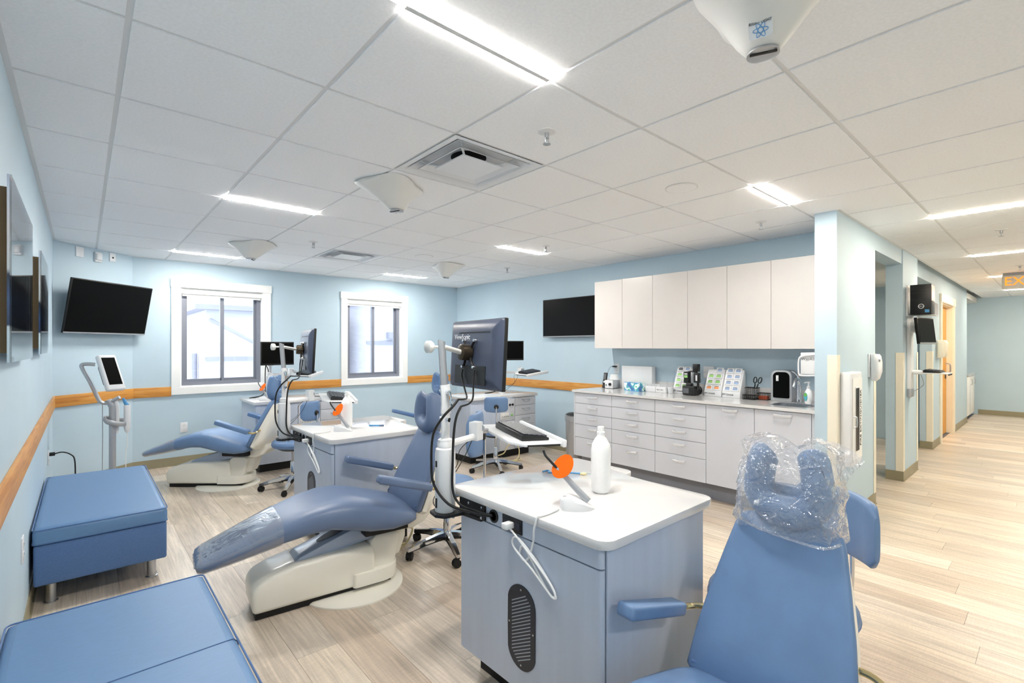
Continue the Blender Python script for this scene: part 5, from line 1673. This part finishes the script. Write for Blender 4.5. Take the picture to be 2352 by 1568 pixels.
def display_rack(loc, rz, cols, label, brand_y):
    """stepped white rack of bracket cards; faces -x"""
    w = 0.075 * len(cols) / 2 + 0.01
    t = thing('display_rack', label, 'display rack', loc, rz, 'white bracket display racks')
    MB().prism([(-0.07, 0.0), (0.055, 0.0), (0.055, 0.26), (0.02, 0.26), (-0.07, 0.05)], -w, w, 'y', 0.003).build('rack_body', 'plastic_white', t)
    for ci, col in enumerate(cols):
        y = w - 0.01 - 0.075 * (ci + 0.5)
        for ri, mm in enumerate(col):
            zz = 0.085 + ri * 0.056
            xx = -0.07 + (zz - 0.05) / 0.21 * 0.09
            P = frame((xx - 0.006, y, zz), (0, -1, 0), (-0.92, 0, 0.39))
            c = MB().at(P).box(-0.034, 0.034, -0.026, 0.026, -0.006, 0.003, 0.002).build('card_box', 'plastic_white', t)
            MB().at(P).box(-0.022, 0.022, -0.014, 0.010, 0.003, 0.0042).build('card_label', mm, c, smooth=0)
            MB().at(P).box(-0.018, 0.018, 0.011, 0.0155, 0.003, 0.0044).build('card_print', 'ink_grey', c, smooth=0)
    text('3M Unitek', 0.026, 'ink_black', t, frame((-0.0712, brand_y, 0.028), (0, -1, 0), (-1, 0, 0)))
    return t
gg, bb, oo = 'label_green', 'label_blue', 'label_orange'
display_rack((4.70, 2.61, Z), R(0), [[gg, gg, gg, 'ink_grey'], [gg, gg, gg, bb]], 'white bracket display rack with green cards behind the camera', 0.03)
display_rack((4.70, 2.27, Z), R(0), [[oo, gg, gg], [oo, gg, gg, bb]], 'white bracket display rack with green and orange cards', 0.03)
display_rack((4.69, 2.085, Z), R(0), [[bb, bb, bb, bb], [bb, bb, bb, bb]], 'white bracket display rack with only blue cards', 0.03)
outlet('wall_outlet', 'white double outlet between the camera and the orange-card rack', RW(2.40, 1.13), 0.115)

t = thing('digital_camera', 'black digital camera with two tall flash units on the counter', 'camera', (4.56, 2.47, Z), R(-8))
MB().box(-0.03, 0.025, -0.07, 0.07, 0.0, 0.095, 0.012, 3).build('camera_body', 'plastic_black', t)
MB().box(-0.0325, -0.029, -0.01, 0.055, 0.02, 0.07, 0.002).build('rear_screen', 'ink_grey', t)
MB().prism([(-0.025, 0.09), (0.025, 0.09), (0.02, 0.12), (-0.02, 0.125)], -0.03, 0.03, 'y', 0.006).build('prism_hump', 'plastic_black', t)
MB().lathe([(0.04, 0.02), (0.042, 0.04), (0.042, 0.085), (0.046, 0.09), (0.046, 0.11), (0.04, 0.112)], (0, -0.02, 0.045), 24, 'x').build('lens', 'plastic_black', t)
f = MB().box(-0.022, 0.022, 0.0, 0.058, 0.12, 0.235, 0.006).build('flash_controller', 'plastic_black', t)
MB().box(-0.0235, -0.0215, 0.01, 0.048, 0.175, 0.2).build('lcd', 'label_green', f, smooth=0)
MB().box(-0.0235, -0.0215, 0.012, 0.046, 0.207, 0.218).build('brand_plate', 'ink_white', f, smooth=0)
MB().tube([(0.02, -0.05, 0.04), (0.015, -0.085, 0.10), (0.0, -0.085, 0.17), (0.0, -0.075, 0.25)], 0.012, 8, 4).tube([(0.0, 0.03, 0.23), (0.0, -0.02, 0.24), (0.0, -0.07, 0.235)], 0.008, 8, 4).build('flash_arm', 'plastic_black', t)
MB().box(-0.02, 0.025, -0.105, -0.045, 0.24, 0.315, 0.006).build('flash_head', 'plastic_black', t)
f2 = MB().box(-0.02, 0.02, -0.112, -0.055, 0.13, 0.225, 0.006).build('flash_head', 'plastic_black', t)
MB().box(-0.0215, -0.0195, -0.10, -0.082, 0.15, 0.205).build('flash_window', 'ink_white', f2, smooth=0)

t = thing('mesh_organizer', 'black wire mesh desk organizer with two bins', 'organizer', (4.66, 1.865, Z), R(4))
def bin_(mb, x0, x1, y0, y1, h):
    s = 0.004
    mb.box(x0, x1, y0, y1, 0.0, 0.003)
    for k in range(7):
        u = y0 + (y1 - y0) * k / 6
        mb.box(x0 - 0.0008, x0 + 0.0008, u - 0.001, u + 0.001, 0, h)
        mb.box(x1 - 0.0008, x1 + 0.0008, u - 0.001, u + 0.001, 0, h)
    for k in range(int(h / 0.008)):
        z = 0.004 + k * 0.008
        for xx in (x0, x1):
            mb.box(xx - 0.0008, xx + 0.0008, y0, y1, z - 0.001, z + 0.001)
        for yy in (y0, y1):
            mb.box(x0, x1, yy - 0.0008, yy + 0.0008, z - 0.001, z + 0.001)
    for xx in (x0, x1):
        mb.box(xx - 0.003, xx + 0.003, y0 - 0.002, y1 + 0.002, h - 0.003, h + 0.003)
    for yy in (y0, y1):
        mb.box(x0, x1, yy - 0.003, yy + 0.003, h - 0.003, h + 0.003)
b = MB()
bin_(b, -0.02, 0.06, -0.005, 0.095, 0.105)
b.build('tall_bin', 'rubber_black', t, smooth=0)
b = MB()
bin_(b, -0.02, 0.06, -0.10, -0.012, 0.06)
b.build('low_bin', 'rubber_black', t, smooth=0)
b = MB()
bin_(b, -0.07, -0.026, -0.005, 0.10, 0.04)
b.build('card_tray', 'rubber_black', t, smooth=0)
tag(MB().box(-0.03, 0.03, -0.036, 0.036, 0.0, 0.03, 0.001).build('sticky_notes', 'pad_orange', loc=(4.684, 1.811, Z + 0.0045)), 'orange sticky note pad inside the low mesh bin', 'notepad')
t = thing('scissors', 'black-handled scissors standing in the tall mesh bin', 'scissors', (4.68, 1.907, Z + 0.006))
for s in (-1, 1):
    D = Vector((0.0, -0.05 + s * 0.02, 0.2))
    c = D * 0.8 + Vector((0, s * 0.004, 0))
    pts = []
    for i in range(18):
        a = 2 * PI * i / 18
        u = Vector((0, D.z, -D.y)).normalized() * 0.014 * math.cos(a) + D.normalized() * 0.028 * math.sin(a)
        pts.append(c + D.normalized() * 0.01 + u)
    MB().tube(pts, 0.005, 8, 0, closed=True).tube([D * 0.45 * 1.0, D * 0.68], 0.006, 8, 0).build('grip', 'plastic_black', t)
MB().prism([(-0.002, 0.0), (-0.009, 0.0), (-0.032, 0.10), (-0.018, 0.11)], -0.0015, 0.0015, 'x').build('blade', 'steel_brushed', t, smooth=0)

t = thing('towel_machine', 'silver-edged dispenser with a smoked window standing on the counter', 'dispenser', (4.72, 1.655, Z), R(0))
MB().prism(rrect(-0.085, 0.085, 0.0, 0.275, [0.01, 0.05, 0.05, 0.01], 6), -0.06, 0.08, 'x', 0.006, 2).build('housing', 'silver_paint', t)
MB().prism(rrect(-0.068, 0.068, 0.03, 0.26, [0.01, 0.04, 0.04, 0.01], 6), -0.0635, -0.058, 'x').build('smoked_window', 'screen_black', t)
MB().box(-0.066, -0.0625, -0.05, 0.05, 0.02, 0.027).build('slot', 'plastic_grey', t, smooth=0)
MB().cyl((-0.065, 0.03, 0.20), (-0.08, 0.03, 0.20), 0.006).box(-0.07, -0.063, 0.02, 0.04, 0.18, 0.23).build('feed_lever', 'plastic_white', t, smooth=30)

t = thing('sink_faucet', 'chrome single-handle faucet behind the sink', 'faucet', (4.63, 1.50, Z))
MB().lathe([(0.028, 0), (0.028, 0.006), (0.02, 0.014), (0.019, 0.17), (0.022, 0.19), (0.02, 0.22), (0.01, 0.228)], n=24).build('column', 'chrome', t)
MB().tube([(0, 0, 0.16), (-0.04, 0, 0.205), (-0.09, 0, 0.20), (-0.12, 0, 0.165), (-0.13, 0, 0.145)], 0.014, 12, 5, taper=lambda u: 1 - 0.15 * u).build('spout', 'chrome', t)
MB().tube([(0, 0, 0.215), (-0.01, 0.02, 0.25), (-0.02, 0.05, 0.275)], 0.007, 8, 4).build('lever', 'chrome', t)

t = thing('soap_bottle', 'clear pump soap bottle with a green and blue label beside the faucet', 'soap bottle', (4.62, 1.425, Z), R(-40))
rg = []
for z, w, d in ((0.0, 0.028, 0.018), (0.008, 0.034, 0.024), (0.05, 0.038, 0.026), (0.09, 0.036, 0.024), (0.115, 0.026, 0.018), (0.125, 0.013, 0.013), (0.135, 0.013, 0.013)):
    rg.append([(b_, a, z) for a, b_ in sell(w, d, 24, 2.4)])
MB().loft(rg).build('bottle', 'bottle_white', t, smooth=60)
MB().prism([(a, 0.06 + c) for a, c in sell(0.024, 0.036, 24, 2)], -0.0272, -0.0255, 'x').build('label_disc', 'label_teal', t)
MB().prism([(a, 0.078 + c) for a, c in sell(0.02, 0.014, 20, 2)], -0.0278, -0.027, 'x').build('label_leaf', 'lens_green', t)
MB().lathe([(0.014, 0.132), (0.014, 0.148), (0.006, 0.15), (0.005, 0.178)], n=16).cyl((0, 0, 0.175), (0, 0, 0.188), 0.011, n=14).tube([(0, 0, 0.182), (-0.02, 0, 0.183), (-0.036, 0, 0.178)], 0.005, 8, 3).build('pump', 'plastic_white', t)

t = thing('wipe_holder', 'white wall holder with printed card on the stub wall above the sink', 'holder', (4.36, 1.2465, 1.155))
MB().box(-0.16, 0.16, 0.0, 0.005, 0.0, 0.20, 0.001).build('back_plate', 'plastic_white', t)
b = MB()
pp = [(-0.16, 0.115, 0.02), (-0.16, 0.125, 0.0), (0.14, 0.125, 0.0), (0.16, 0.115, 0.02), (0.16, 0.115, 0.14), (0.13, 0.115, 0.165)]
b.tube([(-0.16, 0.006, 0.015), (-0.16, 0.10, 0.012), (-0.16, 0.118, 0.03), (-0.16, 0.118, 0.13), (-0.16, 0.09, 0.165), (-0.16, 0.006, 0.175)], 0.006, 8, 4)
b.tube([(0.16, 0.006, 0.015), (0.16, 0.10, 0.012), (0.16, 0.118, 0.03), (0.16, 0.118, 0.13), (0.16, 0.09, 0.165), (0.16, 0.006, 0.175)], 0.006, 8, 4)
b.tube([(-0.16, 0.118, 0.02), (0.16, 0.118, 0.02)], 0.006, 8, 0)
b.build('wire_frame', 'plastic_white', t)
bx = MB().box(-0.15, 0.15, 0.008, 0.108, 0.022, 0.19, 0.003).build('wipe_carton', 'plastic_white', t)
text('WypAll', 0.03, 'ink_grey', bx, frame((-0.1505, 0.058, 0.14), (0, -1, 0), (-1, 0, 0)))

t = thing('waste_bin', 'grey round waste bin with a clear liner at the end of the counter', 'bin', (4.46, 3.89, 0))
MB().lathe([(0.105, 0.0), (0.11, 0.01), (0.12, 0.54), (0.124, 0.56), (0.116, 0.56), (0.108, 0.05), (0.0, 0.045)], n=32).build('drum', 'silver_paint', t)
MB().lathe([(0.127, 0.50), (0.130, 0.55), (0.128, 0.572), (0.118, 0.575), (0.10, 0.56)], n=26).build('liner', 'plastic_wrap', t)
MB().lathe([(0.10, 0.565), (0.118, 0.578), (0.09, 0.592), (0.0, 0.594)], n=24).build('lid', 'plastic_black', t)

# ================================================================== CORRIDOR SIDE
# fire extinguisher cabinet on the stub wall (faces -y)
t = thing('extinguisher_cabinet', 'white fire extinguisher wall cabinet with a tall narrow window', 'cabinet', (4.375, YC, 0.50))
W = 0.145
MB().box(-W, W, -0.075, 0.0, 0.0, 0.70, 0.012, 3).build('case', 'plastic_white', t)
MB().prism(rrect(-W + 0.03, W - 0.012, 0.05, 0.655, 0.004, 2), -0.079, -0.074, 'y').build('door', 'trim_white', t)
MB().box(-0.055, 0.045, -0.0805, -0.078, 0.11, 0.58).build('door_window', 'screen_black', t, smooth=0)
MB().box(-0.062, 0.052, -0.083, -0.0785, 0.10, 0.109).box(-0.062, 0.052, -0.083, -0.0785, 0.581, 0.59).box(-0.062, -0.056, -0.083, -0.0785, 0.109, 0.581).box(0.046, 0.052, -0.083, -0.0785, 0.109, 0.581).build('window_trim', 'trim_white', t, smooth=0)
MB().tube([(-0.10, -0.079, 0.30), (-0.10, -0.10, 0.30), (-0.10, -0.10, 0.37), (-0.10, -0.079, 0.37)], 0.005, 8, 2).build('pull_handle', 'steel_brushed', t)
text('FIRE EXTINGUISHER', 0.048, 'ink_black', t, frame((0.092, -0.0796, 0.35), (0, 0, 1), (0, -1, 0)))

# sanitizer dispenser near the opening
t = thing('hand_dispenser', 'white rounded hand sanitizer dispenser on the wall before the opening', 'dispenser', (5.08, YC, 1.10))
rg = []
for z, w, d in ((0.0, 0.026, 0.04), (0.02, 0.042, 0.062), (0.08, 0.05, 0.078), (0.16, 0.052, 0.078), (0.21, 0.05, 0.07), (0.228, 0.044, 0.058)):
    rg.append([(a, -d / 2 - 0.012 + c, z) for a, c in sell(w, d / 2, 28, 2.8)])
MB().loft(rg).build('cover', 'plastic_white', t, smooth=50)
MB().box(-0.05, 0.05, -0.014, 0.0, 0.03, 0.23, 0.005).build('wall_plate', 'plastic_white', t)
MB().box(-0.045, 0.02, -0.085, -0.06, 0.165, 0.185, 0.002).build('level_window', 'plastic_grey', t)

# soap dispenser by the door
t = thing('hand_dispenser', 'white soap dispenser on the wall beside the oak door', 'dispenser', (9.06, 1.17, 1.24))
rg = []
for z, w, d in ((0.0, 0.10, 0.08), (0.02, 0.115, 0.10), (0.20, 0.115, 0.11), (0.235, 0.10, 0.10), (0.245, 0.08, 0.08)):
    rg.append([(a, -d / 2 - 0.004 + c, z) for a, c in sell(w, d / 2, 28, 4.0)])
MB().loft(rg).build('cover', 'guard_cream', t, smooth=50)
MB().box(-0.08, 0.08, -0.006, 0.0, -0.01, 0.24, 0.002).build('wall_plate', 'plastic_white', t)

# computer on the pier: track, tower holder, monitor, keyboard shelf
PY = 1.09
t = thing('wall_track', 'white vertical wall track carrying a computer station on the pier', 'wall mount', (6.62, PY, 0.86))
MB().box(-0.075, 0.075, -0.035, 0.0, 0.0, 0.88, 0.006).build('track', 'plastic_white', t)
MB().box(-0.08, 0.08, -0.04, 0.0, -0.005, 0.09, 0.01).build('end_cap', 'silver_paint', t)
MB().box(0.076, 0.085, -0.03, -0.015, 0.05, 0.42).build('cable_channel', 'rubber_black', t, smooth=0)
MB().box(-0.09, 0.09, -0.10, -0.03, 0.68, 0.80, 0.02, 3).build('monitor_carriage', 'plastic_white', t)
MB().box(-0.06, 0.20, -0.33, -0.05, 0.25, 0.262, 0.003).build('shelf', 'plastic_white', t)
MB().box(-0.05, 0.19, -0.331, -0.325, 0.238, 0.25).build('shelf_lip', 'rubber_black', t, smooth=0)
MB().lathe([(0.05, 0.24), (0.055, 0.27), (0.03, 0.285)], (0.02, -0.066, 0), 20).build('shelf_pivot', 'plastic_white', t)
MB().tube([(0.02, -0.10, 0.24), (0.06, -0.12, 0.14), (0.09, -0.07, 0.08), (0.05, -0.03, 0.05)], 0.003, 6).build('cable', 'plastic_grey', t)
b = MB()
b.box(-0.10, 0.12, -0.012, 0, 0.86, 1.18)
b.box(-0.10, 0.14, -0.23, 0.0, 0.855, 0.862)
b.build('tower_cradle', 'plastic_white', t, smooth=0)
MB().prism([(-0.23, 0.862), (-0.08, 0.862), (-0.08, 0.98), (-0.11, 1.0), (-0.20, 1.0), (-0.23, 0.98)], 0.125, 0.131, 'x', 0.001, 1).build('cradle_side', 'plastic_white', t)
t = thing('computer_tower', 'black computer tower with a round silver badge held high on the pier', 'computer', (6.56, PY - 0.125, 1.723))
MB().box(-0.095, 0.105, -0.085, 0.085, 0.0, 0.31, 0.004).build('case', 'plastic_black', t)
MB().box(-0.085, 0.10, -0.087, -0.0855, 0.14, 0.30).build('side_panel', 'tower_side', t, smooth=0)
b = MB()
b.tube([(-0.097, 0.022 * math.cos(2 * PI * i / 20) - 0.005, 0.085 + 0.022 * math.sin(2 * PI * i / 20)) for i in range(20)], 0.003, 6, 0, closed=True)
b.build('badge_ring', 'ink_white', t)
text('DELL', 0.016, 'ink_white', t, frame((-0.0958, -0.005, 0.085), (0, -1, 0), (-1, 0, 0)))
MB().box(-0.0975, -0.095, -0.07, -0.035, 0.02, 0.05).build('sticker', 'ink_blue', t, smooth=0)
b = MB()
for zz in (0.15, 0.155, 0.22, 0.225, 0.26):
    b.box(-0.0962, -0.0948, -0.08, 0.08, zz, zz + 0.0015)
b.build('bay_line', 'plastic_dark', t, smooth=0)
t = thing('wall_monitor', 'black tilted monitor below the computer tower on the pier', 'monitor', (6.50, PY - 0.16, 1.555))
P = Matrix.Rotation(R(-14), 4, 'Z') @ Matrix.Rotation(R(-6), 4, 'X')
MB().at(P).box(-0.17, 0.17, -0.012, 0.018, -0.135, 0.135, 0.004).build('bezel', 'plastic_black', t)
MB().at(P).box(-0.16, 0.16, -0.0135, -0.0115, -0.115, 0.125).build('screen', 'screen_black', t, smooth=0)
MB().at(P).box(-0.17, 0.17, -0.0135, -0.0115, -0.134, -0.122).build('silver_strip', 'silver_paint', t, smooth=0)
MB().at(P).box(-0.09, 0.09, 0.018, 0.05, -0.08, 0.08, 0.01).box(-0.03, 0.03, 0.05, 0.076, -0.02, 0.06).build('mount', 'plastic_black', t)
km = Matrix.Translation((6.70, PY - 0.20, 1.123)) @ Matrix.Rotation(R(-90), 4, 'Z')
keyboard(km, 'dark keyboard on the wall shelf of the computer pier')

# small cabinet in the far recess
t = thing('far_cabinet', 'small white base cabinet in the recess before the end wall', 'cabinet', (12.9, 1.55, 0))
MB().box(-0.5, 0.6, -0.36, 0.44, 0.08, 0.84).build('carcass', 'trim_white', t, smooth=0)
MB().box(-0.5, 0.6, -0.30, 0.44, 0.0, 0.08).build('toe_kick', 'kick_grey', t, smooth=0)
MB().box(-0.52, 0.62, -0.40, 0.44, 0.841, 0.87).build('top', 'quartz', t, smooth=0)
for a, b_ in ((-0.495, 0.045), (0.055, 0.595)):
    d_ = MB().box(a, b_, -0.38, -0.361, 0.09, 0.83, 0.002).build('door', 'trim_white', t)
    MB().tube([(b_ - 0.06, -0.38, 0.66), (b_ - 0.06, -0.40, 0.66), (b_ - 0.06, -0.40, 0.76), (b_ - 0.06, -0.38, 0.76)], 0.006, 8, 2).build('handle', 'steel_brushed', d_)
